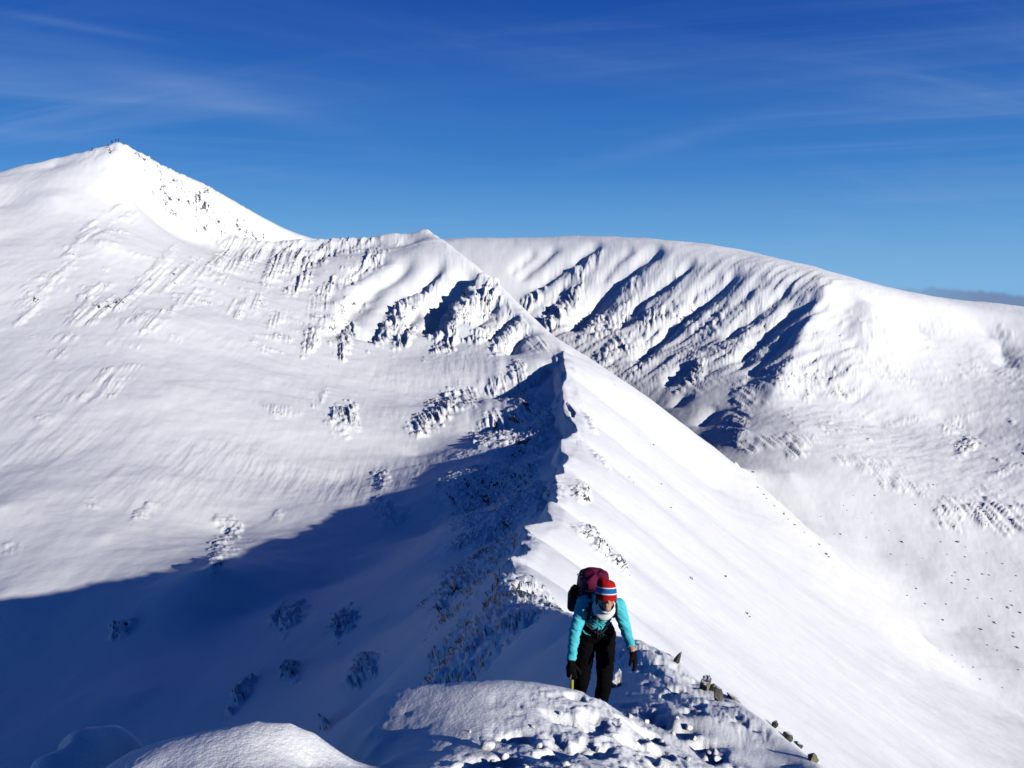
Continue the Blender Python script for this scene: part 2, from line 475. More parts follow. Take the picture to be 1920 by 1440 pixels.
CR_LIST = [
    # rib feet under the subsidiary top
    (585, 640, 34, 16, 55, 1.6, .9), (640, 660, 24, 14, 60, 1.4, .9), (650, 620, 40, 12, 55, 1.4, .8), (735, 600, 60, 20, 55, 1.8, .9), (760, 630, 40, 18, 60, 1.8, .9), (850, 600, 70, 30, 60, 2.2, .9), (835, 650, 26, 14, 30, 1.6, .9),
    (905, 570, 50, 20, 55, 1.8, .8), (900, 625, 30, 16, 50, 1.6, .8), (940, 640, 30, 18, 50, 1.6, .8), (960, 610, 40, 14, 50, 1.4, .7), (620, 540, 60, 10, 40, 1.2, .6), (680, 500, 70, 16, 35, 1.2, .6), (800, 540, 50, 12, 45, 1.2, .6),
    # headwall under the col
    (470, 480, 90, 22, 20, 1.2, .7), (540, 490, 60, 26, 30, 1.4, .75), (600, 480, 50, 20, 30, 1.3, .7), (430, 455, 60, 16, -10, 1.1, .7), (560, 530, 40, 16, 45, 1.2, .6), (660, 460, 60, 12, 10, 1.0, .5),
    (300, 495, 50, 8, 45, 1.0, .5), (270, 540, 70, 8, 42, 1.0, .5), (330, 520, 60, 8, 40, 1.0, .5), (400, 500, 50, 9, 40, 1.0, .55), (190, 580, 40, 6, 42, .9, .45), (240, 600, 30, 6, 40, .9, .4), (100, 525, 60, 6, 45, .8, .35), (60, 580, 40, 6, 42, .8, .35),
    (160, 440, 60, 8, 40, .8, .3), (230, 390, 40, 8, 45, .8, .4), (470, 570, 40, 8, 40, .9, .4), (520, 600, 30, 8, 42, .9, .4), (350, 560, 40, 6, 40, .8, .35),
    # rocky right side of the summit
    (325, 350, 70, 20, -40, .4, .8), (390, 405, 60, 22, -38, .45, .85), (440, 438, 50, 14, -25, .45, .8),
    # mid bowl crags
    (640, 780, 36, 18, 25, 1.3, .95), (650, 800, 30, 12, 30, 1.2, .9), (600, 750, 30, 6, 50, .8, .4), (830, 770, 44, 26, 45, 1.6, .9), (790, 800, 30, 20, 50, 1.4, .85), (880, 745, 30, 12, 40, 1.2, .7), (715, 895, 20, 12, 50, 1.1, .85),
    (970, 690, 30, 12, 45, 1.2, .7), (930, 720, 26, 10, 45, 1.0, .6), (1020, 690, 26, 14, 45, 1.2, .7), (980, 745, 40, 20, 45, 1.2, .7), (1020, 760, 30, 30, 60, 1.2, .7), (920, 800, 50, 30, 45, 1.1, .6), (1000, 810, 40, 30, 50, 1.2, .65),
    (270, 960, 30, 14, 40, .9, .6), (430, 985, 24, 30, 60, 1.0, .7), (415, 1030, 28, 26, 50, 1.0, .75), (175, 945, 18, 8, 50, .8, .5), (20, 1030, 18, 10, 45, .7, .4), (520, 965, 16, 6, 50, .7, .5),
    # shaded crags
    (400, 1060, 22, 16, 55, .9, .8), (540, 1155, 42, 24, 42, .9, .95), (640, 1170, 34, 22, 48, .9, .95), (835, 1130, 16, 14, 50, .8, .9), (680, 1260, 44, 24, 50, .8, .95), (545, 1260, 20, 12, 45, .6, .9), (455, 1300, 46, 14, 55, .7, .95),
    (715, 1315, 22, 14, 60, .5, .9), (230, 1180, 38, 8, 30, .6, .7), (610, 1365, 14, 6, 20, .4, .8), (730, 960, 26, 36, 60, .8, .6), (880, 970, 40, 46, 55, .9, .8), (920, 1010, 30, 30, 50, .8, .7), (960, 920, 30, 40, 60, .9, .7),
    (840, 900, 40, 16, 30, .8, .5), (1000, 900, 24, 60, 70, 1.0, .8), (960, 1000, 20, 46, 65, .7, .8), (930, 1060, 20, 30, 60, .6, .8),
    # right flank
    (1090, 925, 16, 24, 40, 1.5, .9), (1118, 1018, 40, 12, -50, 1.5, .95), (1160, 1060, 26, 9, -48, 1.6, .95), (1090, 1000, 26, 8, -40, 1.2, .8), (1125, 865, 30, 6, -45, 1.2, .7), (1105, 790, 26, 5, -55, 1.2, .6), (1090, 760, 14, 5, -50, .6, .5), (1080, 700, 14, 4, -50, .6, .4),
    # far wall
    (1040, 590, 40, 24, 50, 3.0, .95), (1070, 560, 40, 20, 50, 2.6, .9), (1110, 610, 30, 26, 50, 2.4, .85), (1000, 560, 40, 16, 45, 2.2, .8), (1160, 600, 50, 20, 45, 2.0, .75), (1230, 600, 50, 24, 45, 2.0, .75), (1150, 660, 50, 20, 40, 1.8, .7),
    (1290, 600, 40, 16, 45, 1.6, .6), (1200, 690, 40, 14, 35, 1.6, .7), (1380, 640, 40, 24, 45, 1.6, .6), (1440, 650, 50, 26, 48, 1.6, .65), (1300, 700, 40, 20, 40, 1.4, .6), (1400, 740, 40, 18, 50, 1.4, .6), (1100, 500, 50, 20, 45, 1.6, .5), (1180, 540, 40, 14, 45, 1.6, .5),
    (1340, 610, 30, 20, 45, 1.4, .5), (1250, 540, 40, 12, 45, 1.4, .45),
    # sunny right side of the corrie
    (1510, 715, 60, 24, 5, 1.6, .6), (1570, 735, 40, 12, -10, 1.4, .6), (1660, 690, 60, 22, -25, 1.4, .5), (1640, 620, 24, 30, -60, 1.3, .45), (1380, 800, 30, 18, 40, 1.4, .65), (1440, 830, 50, 12, 10, 1.2, .5), (1490, 845, 20, 14, 20, 1.4, .7),
    (1760, 610, 30, 14, 0, 1.2, .35), (1880, 630, 16, 22, 60, 1.8, .75), (1900, 690, 30, 30, 40, 1.2, .55), (1820, 690, 30, 12, 10, 1.0, .4), (1810, 835, 20, 14, 40, 2.0, .8), (1790, 800, 30, 14, 30, 1.2, .4), (1610, 865, 40, 8, 0, 1.0, .45), (1690, 910, 40, 12, -15, 1.2, .5),
    (1640, 880, 40, 8, -10, 1.0, .4), (1850, 965, 70, 22, 8, 1.7, .65), (1780, 955, 26, 16, 20, 1.5, .65), (1900, 985, 40, 16, 0, 1.5, .6), (1890, 880, 30, 8, 20, 1.2, .5), (1840, 920, 20, 8, 20, 1.0, .4), (1500, 830, 30, 10, 10, 1.0, .45), (1700, 790, 40, 6, 10, .8, .3),
]
for c in CR_LIST:
    if c[0] > 1345 and c[1] > 560:
        c = c[:2] + (c[2] * 1.35, c[3] * 1.35, c[4], c[5] * .5, c[6])
    if c[3] <= 12 and c[0] < 1050:
        c = c[:2] + (c[2] * .95, c[3] * 1.7, c[4], c[5] * .8, c[6])
    elif c[1] < 700:
        c = c[:5] + (c[5] * (.85 if c[0] < 990 else .5), c[6] * .72)
    if c[1] > 1050 and c[0] < 900:
        c = c[:5] + (1.6, 1.0)
    crag(*c, dmin=26 if 1085 < c[0] < 1185 and c[1] > 840 else 60)
_lw = wall0 = sstep(0.03, 0.06, AZ) * sstep(-.2, .5, fbm(X / 30, Y / 30, 83, 3)) * (D > 440) * (D < 660) * (1 - sstep(.30, .36, AZ))
_te = Z / D
_lw = _lw * sstep(.012, -.03, _te) * sstep(-.17, -.12, _te)
HROCK = np.maximum(HROCK, .45 * _lw).astype(F32); ROCK = np.maximum(ROCK, .6 * _lw).astype(F32)
# rough broken ground down the shaded side of the crest, the rocky left edge behind the climber
RS = np.zeros_like(Z)
for (pix, w, h, rk, sh) in [([(934, 1112), (908, 1145), (886, 1176), (842, 1240), (795, 1302)], 1.5, 1.05, 1.0, 0), ([(960, 1122), (930, 1125), (905, 1150), (870, 1210)], 2.2, .85, .9, 0), ([(1030, 985), (998, 1000), (972, 1045), (950, 1085)], 3.4, 1.0, .9, 1),
                            ([(1052, 853), (1040, 905), (1032, 955), (1000, 985)], 7, 1.1, .9, 1), ([(1060, 690), (1068, 750), (1078, 815), (1060, 836), (1052, 853)], 13, 1.0, .85, 1), ([(882, 488), (942, 541), (1005, 603), (1051, 650)], 7, .8, .5, 1)]:
    pts = np.array([p2g(*p, 12 if w < 2.5 else 30) for p in pix])
    pts = np.array(spline(pts, 5))
    I = bbox(pts[:, :2], w * 4)
    s, t, sg = polydist(X[I], Y[I], pts)
    n = fbm(X[I] / w, Y[I] / w, 91, 3)
    m = 1 - sstep(.6, 2.2, s / w + 0.9 * n)
    if sh:                                   # only the side that falls to the left of the crest
        xl = np.interp(Y[I], CR[:, 1], CR[:, 0])
        m = m * sstep(-.3 * w, -.9 * w, X[I] - xl)
    ROCK[I] = np.maximum(ROCK[I], rk * m); HROCK[I] = np.maximum(HROCK[I], h * m)
    if rk > .6: RS[I] = np.maximum(RS[I], m)

for (pix, w) in [([(262, 300), (330, 350), (400, 400), (470, 437)], 16), ([(300, 340), (360, 390), (430, 432)], 12)]:
    pts = np.array(spline(np.array([p2g(*p, 250) for p in pix]), 5))
    I = bbox(pts[:, :2], w * 3)
    s, t, sg = polydist(X[I], Y[I], pts)
    m = 1 - sstep(.3, 1.5, s / w + .7 * fbm(X[I] / w, Y[I] / w, 95, 3))
    RS[I] = np.maximum(RS[I], .52 * m); HROCK[I] = np.maximum(HROCK[I], .5 * m)

for pix in ([(265, 480), (210, 525), (150, 575)], [(310, 500), (240, 560), (165, 600)], [(410, 520), (330, 575), (280, 602)], [(440, 485), (370, 530)], [(480, 560), (430, 600)], [(550, 600), (500, 650)], [(200, 560), (140, 610), (90, 660)],
            [(120, 500), (60, 560), (10, 600)], [(255, 400), (180, 450), (120, 470)], [(620, 560), (560, 620)], [(230, 700), (160, 740), (100, 790)], [(560, 740), (520, 770)], [(300, 620), (240, 650)], [(700, 520), (640, 580), (600, 625)], [(520, 500), (470, 545)]):
    pts = np.array(spline(np.array([p2g(*p, 150) for p in pix]), 5)); w = 4.0
    I = bbox(pts[:, :2], w * 4)
    s, t, sg = polydist(X[I] + 3 * perlin(X[I] / 14, Y[I] / 14, 97), Y[I] + 3 * perlin(X[I] / 14, Y[I] / 14, 98), pts)
    m = (1 - sstep(.2, 1.6, s / w + .8 * fbm(X[I] / 5, Y[I] / 5, 99, 3))) * sstep(-.25, .25, perlin(X[I] / 11, Y[I] / 11, 103))
    RS[I] = np.maximum(RS[I], .6 * m); HROCK[I] = np.maximum(HROCK[I], .75 * m); ROCK[I] = np.maximum(ROCK[I], .4 * m)

# --- relief
xr, yr = X, Y
far = sstep(60, 200, D)
# long soft undulation of the wind-packed snow
Z += (fbm(X / 60, Y / 60, 3, 3) * 0.9 * far).astype(F32)
Z += (fbm(X / 9, Y / 9, 8, 3) * 0.16 * sstep(15, 60, D)).astype(F32)
# sastrugi: thin drifts that run with the fall of the bowl
_a = p2g(300, 740); _b = p2g(520, 560)
_dx, _dy = (_b - _a)[:2] / np.hypot(*(_b - _a)[:2])
lft = sstep(8, -25, X - 0.02 * Y) * sstep(110, 170, D) * (1 - sstep(440, 500, D))
sa = fbm((X * _dx + Y * _dy) / 26, (X * -_dy + Y * _dx) / 2.6, 21, 5, .6)
Z += (sa * 0.07 * lft * (0.4 + 1.6 * sstep(0, .8, fbm(X / 45, Y / 45, 71, 2)))).astype(F32)
# rib-and-groove grain of the far wall
ux, uy = 0.65, -0.76
wall = sstep(0.02, 0.06, AZ) * sstep(430, 500, D) * (1 - sstep(640, 690, D + 120 * AZ)) * (1 - sstep(0.36, 0.40, AZ + (D - 620) * 0.0004))
wz = fbm((X * ux + Y * uy) / 10, (X * -uy + Y * ux) / 80, 41, 5, .58, True)
Z += (wz * 1.0 * wall).astype(F32)
rt = sstep(-5, 60, X - 0.25 * Y) * sstep(330, 420, D) * (1 - sstep(600, 680, D - 200 * AZ + 80))
Z += (fbm(X / 46, Y / 36, 63, 3, .35) * .4 * rt)
Z += (fbm((X * .8 + Y * .6) / 16, (-X * .6 + Y * .8) / 4, 65, 4, .58) * .20 * rt).astype(F32)
Z += (np.maximum(fbm(X / 7, Y / 7, 67, 3, .6) - .55, 0) * 1.6 * rt * sstep(-.1, .4, fbm(X / 60, Y / 60, 68, 2))).astype(F32)
# streaks down the right flank
fl = sstep(2, 12, X - np.interp(Y, CR[:, 1], CR[:, 0])) * (1 - sstep(300, 340, D)) * (1 - rt)
Z += (fbm(X / 40, Y / 5.0, 15, 3) * 0.045 * fl * sstep(12, 80, D)).astype(F32)
# the crest itself is a knife edge: the shaded side breaks away at once
I = np.nonzero((D > 26) & (D < 420) & (np.abs(X - np.interp(Y, CR[:, 1], CR[:, 0])) < 70))
dI = D[I]
_j = .011 * dI + .1
s, t, sg = polydist(X[I] + _j * fbm(X[I] / (.035 * dI.mean() + .02 * dI), Y[I] / (.03 * dI + 1), 613, 3, .6), Y[I] + _j * perlin(X[I] / (.04 * dI + 1), Y[I] / (.04 * dI + 1), 617), CR[3:])
jag = 1 + .5 * perlin(Y[I] / (.05 * dI + 1), X[I] * 0 + 3.3, 611)
wk = .012 * dI + .25; Ak = (.014 * dI + .35) * jag * (1 - .92 * sstep(255, 310, dI)) * sstep(26, 34, dI)
Z[I] += np.where(sg > 0, -Ak * np.minimum(s / wk, 1) * (1 - sstep(2.5 * wk, 11 * wk, s)), .16 * Ak * np.exp(-(s / (wk * 1.2)) ** 2)).astype(F32)
# broken rock relief: blocky, several sizes, drawn out along the fall of each slope
HR = np.clip(HROCK, 0, 3)
sz = np.clip(D / 600, 0.05, 1.15) * (1 + .9 * (1 - sstep(45, 110, D)))
mk = HR > 0.01
_xs, _ys = X[mk], Y[mk]
q = 2 ** np.round(np.log2(sz[mk]) * 2) / 2 ** 0          # stepped so that the noise scale is constant over a patch
q = 2 ** (np.round(np.log2(sz[mk]) * 2) / 2)
far_side = AZ[mk] * 1000 + (D[mk] - 330) > 260
fx = np.where(far_side, -.76, np.where(D[mk] > 200, -_dx, -.9)).astype(F32)
fy = np.where(far_side, -.65, np.where(D[mk] > 200, -_dy, -.43)).astype(F32)
_zs = Z[mk]
diag = far_side | (D[mk] > 200)
pu = np.where(diag, -.68 * _xs - .73 * _zs, (_xs * fx + _ys * fy) * .7 - _zs * .9) / 2.5
pv = np.where(diag, .73 * _xs - .68 * _zs + .3 * _ys, -_xs * fy + _ys * fx)
val = np.zeros_like(_xs)
thr = np.clip(.75 - .45 * HR[mk], .0, .7)
for s in np.unique(q):
    m = q == s
    xx, yy = pu[m], pv[m]
    a = fbm(xx / (5.0 * s), yy / (5.0 * s), 101, 5, .58, True)
    b = np.abs(perlin(xx / (1.8 * s) + a * .5, yy / (1.8 * s), 131)) * 2
    c = fbm(xx / (.9 * s), yy / (.9 * s), 141, 2)
    val[m] = np.maximum(a * 0.95 + b * 0.6 + c * .3 - thr[m], 0) * s * 1.25
bk = np.zeros_like(Z)
bk[mk] = val
# the relief stands out from the slope, not straight up
_gz_u = np.gradient(Z, axis=1); _gx_u = np.gradient(X, axis=1); _gy_u = np.gradient(Y, axis=1)
_gz_v = np.gradient(Z, axis=0); _gx_v = np.gradient(X, axis=0); _gy_v = np.gradient(Y, axis=0)
_nx = _gy_u * _gz_v - _gz_u * _gy_v; _ny = _gz_u * _gx_v - _gx_u * _gz_v; _nz = _gx_u * _gy_v - _gy_u * _gx_v
_l = np.sqrt(_nx ** 2 + _ny ** 2 + _nz ** 2) + 1e-9
amp = (bk * HR * 1.15 / _l).astype(F32)
X = X + _nx * amp; Y = Y + _ny * amp; Z = Z + _nz * amp
# ------------------------------------------------------------------ close snow: trampled path, crust, lumps
near = 1 - sstep(14, 22, D)
def pathmask(pix, w, dmin=0):
    pts = np.array([p2g(px, py, dmin) for px, py in pix])
    pts = np.array(spline(pts, 5))
    I = bbox(pts[:, :2], w * 4)
    s, t, _ = polydist(X[I], Y[I], pts)
    n = fbm(X[I] / (w * .8), Y[I] / (w * .8), 201, 3)
    m = np.zeros_like(Z)
    m[I] = 1 - sstep(.55, 1.5, s / w + n * .6)
    return m
trod = np.maximum(pathmask([(1020, 1445), (1060, 1400), (1110, 1370), (1140, 1345)], .42), pathmask([(1200, 1200), (1232, 1240), (1280, 1290), (1325, 1325), (1370, 1345)], .34))
trod = np.maximum(trod, pathmask([(1150, 1440), (1180, 1400), (1190, 1360), (1180, 1330)], .35))
trod = np.maximum(trod, .8 * pathmask([(1240, 1445), (1300, 1420), (1280, 1390)], .3))
lump = np.abs(perlin(X / .11, Y / .11, 301)) * 2 + .7 * np.abs(perlin(X / .05, Y / .05, 305)) * 2 + .9 * fbm(X / .26, Y / .26, 309, 3)
hole = fbm(X / .34, Y / .34, 311, 2)
Z += (trod * near * (0.013 * lump - 0.02 - .05 * sstep(.15, .5, hole))).astype(F32)
Z += (near * (1 - trod) * (fbm(X / .5, Y / .5, 321, 3) * .010 + .0016 * fbm(X / .05, Y / .05, 331, 2))).astype(F32)
# single boot prints kicked into the bank
for px, py, rot, sc_ in [(1112, 1352, .2, 1.2), (1050, 1398, -.3, 1), (1125, 1408, .5, 1), (1192, 1372, .1, 1), (1212, 1335, -.4, .9), (1265, 1290, .6, .9), (1232, 1262, .1, .9), (1310, 1322, .2, .9)]:
    p = p2g(px, py, 2.2)
    I = bbox(p[None, :2], .5)
    dx, dy = X[I] - p[0], Y[I] - p[1]
    u = (dx * math.cos(rot) - dy * math.sin(rot)) / (.065 * sc_); v = (dx * math.sin(rot) + dy * math.cos(rot)) / (.14 * sc_)
    r = np.hypot(u, v) + .25 * fbm(X[I] / .08, Y[I] / .08, 341, 2)
    Z[I] += (-.040 * sc_ * np.exp(-np.clip(r, 0, 3) ** 4) + .008 * np.exp(-((r - 1.35) / .35) ** 2)).astype(F32)
# the worn track that follows the crest into the distance
trk = np.array([p2g(*p) for p in [(1192, 1196), (1090, 1152), (1010, 1134), (970, 1110), (962, 1078), (968, 1056), (990, 1020), (1006, 990), (1034, 982), (1044, 945), (1046, 912), (1062, 892), (1060, 858), (1072, 838), (1088, 824), (1078, 775), (1072, 732), (1066, 690)]])
trk = np.array(spline(trk, 5))
I = bbox(trk[:, :2], 6)
s, t, _ = polydist(X[I], Y[I], trk)
w = 0.35 + 0.004 * D[I]
m = np.exp(-(s / w) ** 2)
fp = perlin(X[I] / (w * .9), Y[I] / (w * .9), 401)
Z[I] += (m * (-.10 - .22 * np.abs(fp)) * (0.5 + D[I] / 300) * sstep(-.5, .1, perlin(X[I] / 7, Y[I] / 7, 411))).astype(F32) + (np.exp(-((s - w * 1.6) / (w * .7)) ** 2) * .05 * (1 + perlin(X[I] / 1.5, Y[I] / 1.5, 405) * 1.5) * (0.5 + D[I] / 300)).astype(F32)

# ------------------------------------------------------------------ where rock shows: steep bits of the rocky patches
def grid_normals():
    Pm = np.stack([X, Y, Z], -1)
    du = np.empty_like(Pm); dv = np.empty_like(Pm)
    du[:, 1:-1] = Pm[:, 2:] - Pm[:, :-2]; du[:, 0] = Pm[:, 1] - Pm[:, 0]; du[:, -1] = Pm[:, -1] - Pm[:, -2]
    dv[1:-1] = Pm[2:] - Pm[:-2]; dv[0] = Pm[1] - Pm[0]; dv[-1] = Pm[-1] - Pm[-2]
    n = np.cross(du, dv)
    n /= np.linalg.norm(n, axis=-1, keepdims=True) + 1e-9
    return n
N = grid_normals()
steep = 1 - sstep(.50, .80, N[..., 2])
sc2 = np.clip(D / 420, .05, 1.6)
_qx, _qy = X + .75 * Z, Y * .8 - .9 * Z
nz = fbm(_qx / (sc2 * 3.4), _qy / (sc2 * 3.4), 501, 4, .6)
nf = fbm(_qx / (sc2 * 1.5), _qy / (sc2 * 1.5), 551, 3, .6)
brk = sstep(-.25, .35, nz + .5 * nf)                       # snow caught on ledges breaks the faces up
speck = sstep(.5, .85, nf + .35 * nz) * (1 - sstep(.72, .93, N[..., 2]))
ROCKV = np.where(D < 115, 1.25, .9) * np.clip(ROCK * 1.1, 0, 1) * np.clip(steep * brk * 1.1 + .75 * speck, 0, 1)
ROCKV = np.maximum(ROCKV, RS * .95 * sstep(.10, .42, nf * .35 + .6 * nz + .6 * fbm(_qx / (sc2 * 9), _qy / (sc2 * 9), 571, 3)) * (1 - sstep(.87, .985, N[..., 2])))
ROCKV = np.clip(ROCKV, 0, 1).astype(F32)


def grid_object(name, r0, r1, mat, faces_mask=None, label=None):
    h, wd = r1 - r0, NCOL
    co = np.stack([X[r0:r1], Y[r0:r1], Z[r0:r1]], -1).reshape(-1, 3)
    idx = np.arange(h * wd).reshape(h, wd)
    q = np.stack([idx[:-1, :-1], idx[:-1, 1:], idx[1:, 1:], idx[1:, :-1]], -1).reshape(-1, 4)
    if faces_mask is not None:
        q = q[faces_mask.reshape(-1)]
        used = np.zeros(h * wd, bool); used[q.ravel()] = True
        remap = np.cumsum(used) - 1
        q = remap[q]; co = co[used]
        rv = ROCKV[r0:r1].reshape(-1)[used]
    else:
        rv = ROCKV[r0:r1].reshape(-1)
    return mesh_np(name, co, q, mat, {'rock': rv})


def mesh_np(name, co, q, mat, attrs=None, smooth=True):
    me = bpy.data.meshes.new(name)
    me.vertices.add(len(co)); me.vertices.foreach_set('co', np.ascontiguousarray(co, F32).ravel())
    nq, k = q.shape
    me.loops.add(nq * k); me.loops.foreach_set('vertex_index', q.astype(np.int32).ravel())
    me.polygons.add(nq); me.polygons.foreach_set('loop_start', np.arange(0, nq * k, k, dtype=np.int32))
    me.polygons.foreach_set('use_smooth', np.full(nq, smooth))
    for an, av in (attrs or {}).items():
        at = me.attributes.new(an, 'FLOAT', 'POINT'); at.data.foreach_set('value', np.ascontiguousarray(av, F32))
    me.update()
    me.materials.append(mat)
    o = bpy.data.objects.new(name, me); COL.objects.link(o)
    return o


def surf_z(x, y):
    """height of the finished ground near a plan point (nearest grid vertex)"""
    a = math.atan2(x, y); l = math.log(math.hypot(x, y))
    c = (a + AZL) / (2 * AZL) * (NCOL - 1); r = np.interp(l, ROWS, np.arange(NROW))
    c0 = int(min(max(c, 0), NCOL - 2)); r0 = int(min(max(r, 0), NROW - 2))
    fc, fr = c - c0, r - r0
    return float((Z[r0, c0] * (1 - fc) + Z[r0, c0 + 1] * fc) * (1 - fr) + (Z[r0 + 1, c0] * (1 - fc) + Z[r0 + 1, c0 + 1] * fc) * fr)


def vis_hit(px, py, dmin=0):
    """first meeting of the view ray with the finished ground"""
    a, t = ray(px, py)
    c = int(round((a + AZL) / (2 * AZL) * (NCOL - 1)))
    te = Z[:, c] / D[:, c]
    te = np.where(D[:, c] < max(dmin, 1.5), -9, te)
    k = int(np.argmax(te >= t))
    if te[k] < t: k = int(np.argmax(te))
    d = float(D[k, c])
    return np.array([d * math.sin(a), d * math.cos(a), float(Z[k, c])])


# ------------------------------------------------------------------ materials
def nodes(m):
    m.use_nodes = True
    return m.node_tree.nodes, m.node_tree.links


def snow_material(name, bump_near):
    m = bpy.data.materials.new(name)
    n, l = nodes(m)
    b = n['Principled BSDF']
    tc = n.new('ShaderNodeTexCoord')
    at = n.new('ShaderNodeAttribute'); at.attribute_name = 'rock'
    big = n.new('ShaderNodeTexNoise'); big.inputs['Scale'].default_value = 0.02 if not bump_near else 1.3; big.inputs['Detail'].default_value = 5
    l.new(tc.outputs['Object'], big.inputs['Vector'])
    snow = n.new('ShaderNodeMixRGB'); snow.inputs[1].default_value = (.83, .845, .87, 1); snow.inputs[2].default_value = (.90, .90, .905, 1)
    l.new(big.outputs['Fac'], snow.inputs[0])
    # rock colour: grey-brown with lichen
    rn = n.new('ShaderNodeTexNoise'); rn.inputs['Scale'].default_value = 0.35 if not bump_near else 6; rn.inputs['Detail'].default_value = 6
    l.new(tc.outputs['Object'], rn.inputs['Vector'])
    rr = n.new('ShaderNodeValToRGB')
    rr.color_ramp.elements[0].position = .3; rr.color_ramp.elements[0].color = (.022, .022, .025, 1)
    rr.color_ramp.elements[1].position = .75; rr.color_ramp.elements[1].color = (.12, .115, .105, 1)
    l.new(rn.outputs['Fac'], rr.inputs[0])
    # edge of the snow cover broken up by a fine noise
    en = n.new('ShaderNodeTexNoise'); en.inputs['Scale'].default_value = 0.9 if not bump_near else 14; en.inputs['Detail'].default_value = 4
    l.new(tc.outputs['Object'], en.inputs['Vector'])
    ad = n.new('ShaderNodeMath'); ad.operation = 'MULTIPLY_ADD'; ad.inputs[1].default_value = .9; l.new(en.outputs['Fac'], ad.inputs[0])
    l.new(at.outputs['Fac'], ad.inputs[2])
    sm = n.new('ShaderNodeMapRange'); sm.interpolation_type = 'SMOOTHSTEP'
    sm.inputs['From Min'].default_value = .80; sm.inputs['From Max'].default_value = 1.02
    l.new(ad.outputs[0], sm.inputs['Value'])
    mx = n.new('ShaderNodeMixRGB'); l.new(sm.outputs[0], mx.inputs[0]); l.new(snow.outputs[0], mx.inputs[1]); l.new(rr.outputs[0], mx.inputs[2])
    l.new(mx.outputs[0], b.inputs['Base Color'])
    b.inputs['Roughness'].default_value = .62
    b.inputs['Specular IOR Level'].default_value = .25
    bn = n.new('ShaderNodeTexNoise'); bn.inputs['Scale'].default_value = 55 if bump_near else 0.5; bn.inputs['Detail'].default_value = 4; bn.inputs['Roughness'].default_value = .65
    l.new(tc.outputs['Object'], bn.inputs['Vector'])
    bp = n.new('ShaderNodeBump'); bp.inputs['Strength'].default_value = .55 if bump_near else .18; bp.inputs['Distance'].default_value = .012 if bump_near else .5
    l.new(bn.outputs['Fac'], bp.inputs['Height']); l.new(bp.outputs[0], b.inputs['Normal'])
    return m


M_NEAR = snow_material('snow_crust', True)
M_FAR = snow_material('snow_far', False)


def setp(o, **k):
    for a, b in k.items():
        o[a] = b
    return o


# ------------------------------------------------------------------ the ground as one sheet, cut where one landform hides behind another
r_near = int(np.searchsorted(ROWS, math.log(13.8)))
ground = grid_object('ground', 0, r_near + 1, M_NEAR)
setp(ground, kind='structure', label='trampled sunlit snow bank in the foreground')
sub = slice(r_near, NROW)
Xc, Yc, Dc = X[r_near:-1, :-1], Y[r_near:-1, :-1], D[r_near:-1, :-1]
xcr = np.interp(Yc, CR[:, 1], CR[:, 0])
is_hill = ((Dc > 330) & (Xc > xcr + 25) & (Yc < 520)) | ((Yc >= 520) & (Xc > -0.045 * Yc) )
is_mtn = (~is_hill) & (Dc > 400)
is_ridge = ~(is_hill | is_mtn)
ridge = grid_object('ridge', r_near, NROW, M_FAR, is_ridge); setp(ridge, kind='structure', label='sharp snow ridge running from the climber towards the summit')
mountain = grid_object('mountain', r_near, NROW, M_FAR, is_mtn); setp(mountain, kind='structure', label='pointed snowy summit on the left')
hills = grid_object('hills', r_near, NROW, M_FAR, is_hill); setp(hills, kind='structure', label='long flat-topped snowy hill with gullies on the right')
# the rest of the ground, round behind the camera
NB = 220
azb = np.linspace(AZL, 2 * math.pi - AZL, NB)
rb = ROWS[::6]
if rb[-1] != ROWS[-1]: rb = np.append(rb, ROWS[-1])
A2, L2 = np.meshgrid(azb, rb)
T2 = rbf_eval(((A2 + np.pi) % (2 * np.pi)) - np.pi, L2)
D2 = np.exp(L2)
co = np.stack([D2 * np.sin(A2), D2 * np.cos(A2), D2 * T2], -1)
idx = np.arange(co.shape[0] * NB).reshape(co.shape[0], NB)
q = np.stack([idx[:-1, :-1], idx[:-1, 1:], idx[1:, 1:], idx[1:, :-1]], -1).reshape(-1, 4)
back = mesh_np('terrain', co.reshape(-1, 3), q, M_FAR, {'rock': np.zeros(co.shape[0] * NB)})
setp(back, kind='structure', label='snow slopes behind the viewpoint')
# ------------------------------------------------------------------ things: helpers
def plain(name, col, rough=.7, spec=.3, bump=None, spread=.12, nscale=40):
    m = bpy.data.materials.new(name)
    n, l = nodes(m); b = n['Principled BSDF']
    tc = n.new('ShaderNodeTexCoord')
    nz_ = n.new('ShaderNodeTexNoise'); nz_.inputs['Scale'].default_value = nscale; nz_.inputs['Detail'].default_value = 4
    l.new(tc.outputs['Object'], nz_.inputs['Vector'])
    mx = n.new('ShaderNodeMixRGB'); mx.inputs[1].default_value = tuple(c * (1 - spread) for c in col) + (1,)
    mx.inputs[2].default_value = tuple(min(1, c * (1 + spread)) for c in col) + (1,)
    l.new(nz_.outputs['Fac'], mx.inputs[0]); l.new(mx.outputs[0], b.inputs['Base Color'])
    b.inputs['Roughness'].default_value = rough; b.inputs['Specular IOR Level'].default_value = spec
    if bump:
        bp = n.new('ShaderNodeBump'); bp.inputs['Strength'].default_value = bump[0]; bp.inputs['Distance'].default_value = bump[1]
        l.new(nz_.outputs['Fac'], bp.inputs['Height']); l.new(bp.outputs[0], b.inputs['Normal'])
    return m


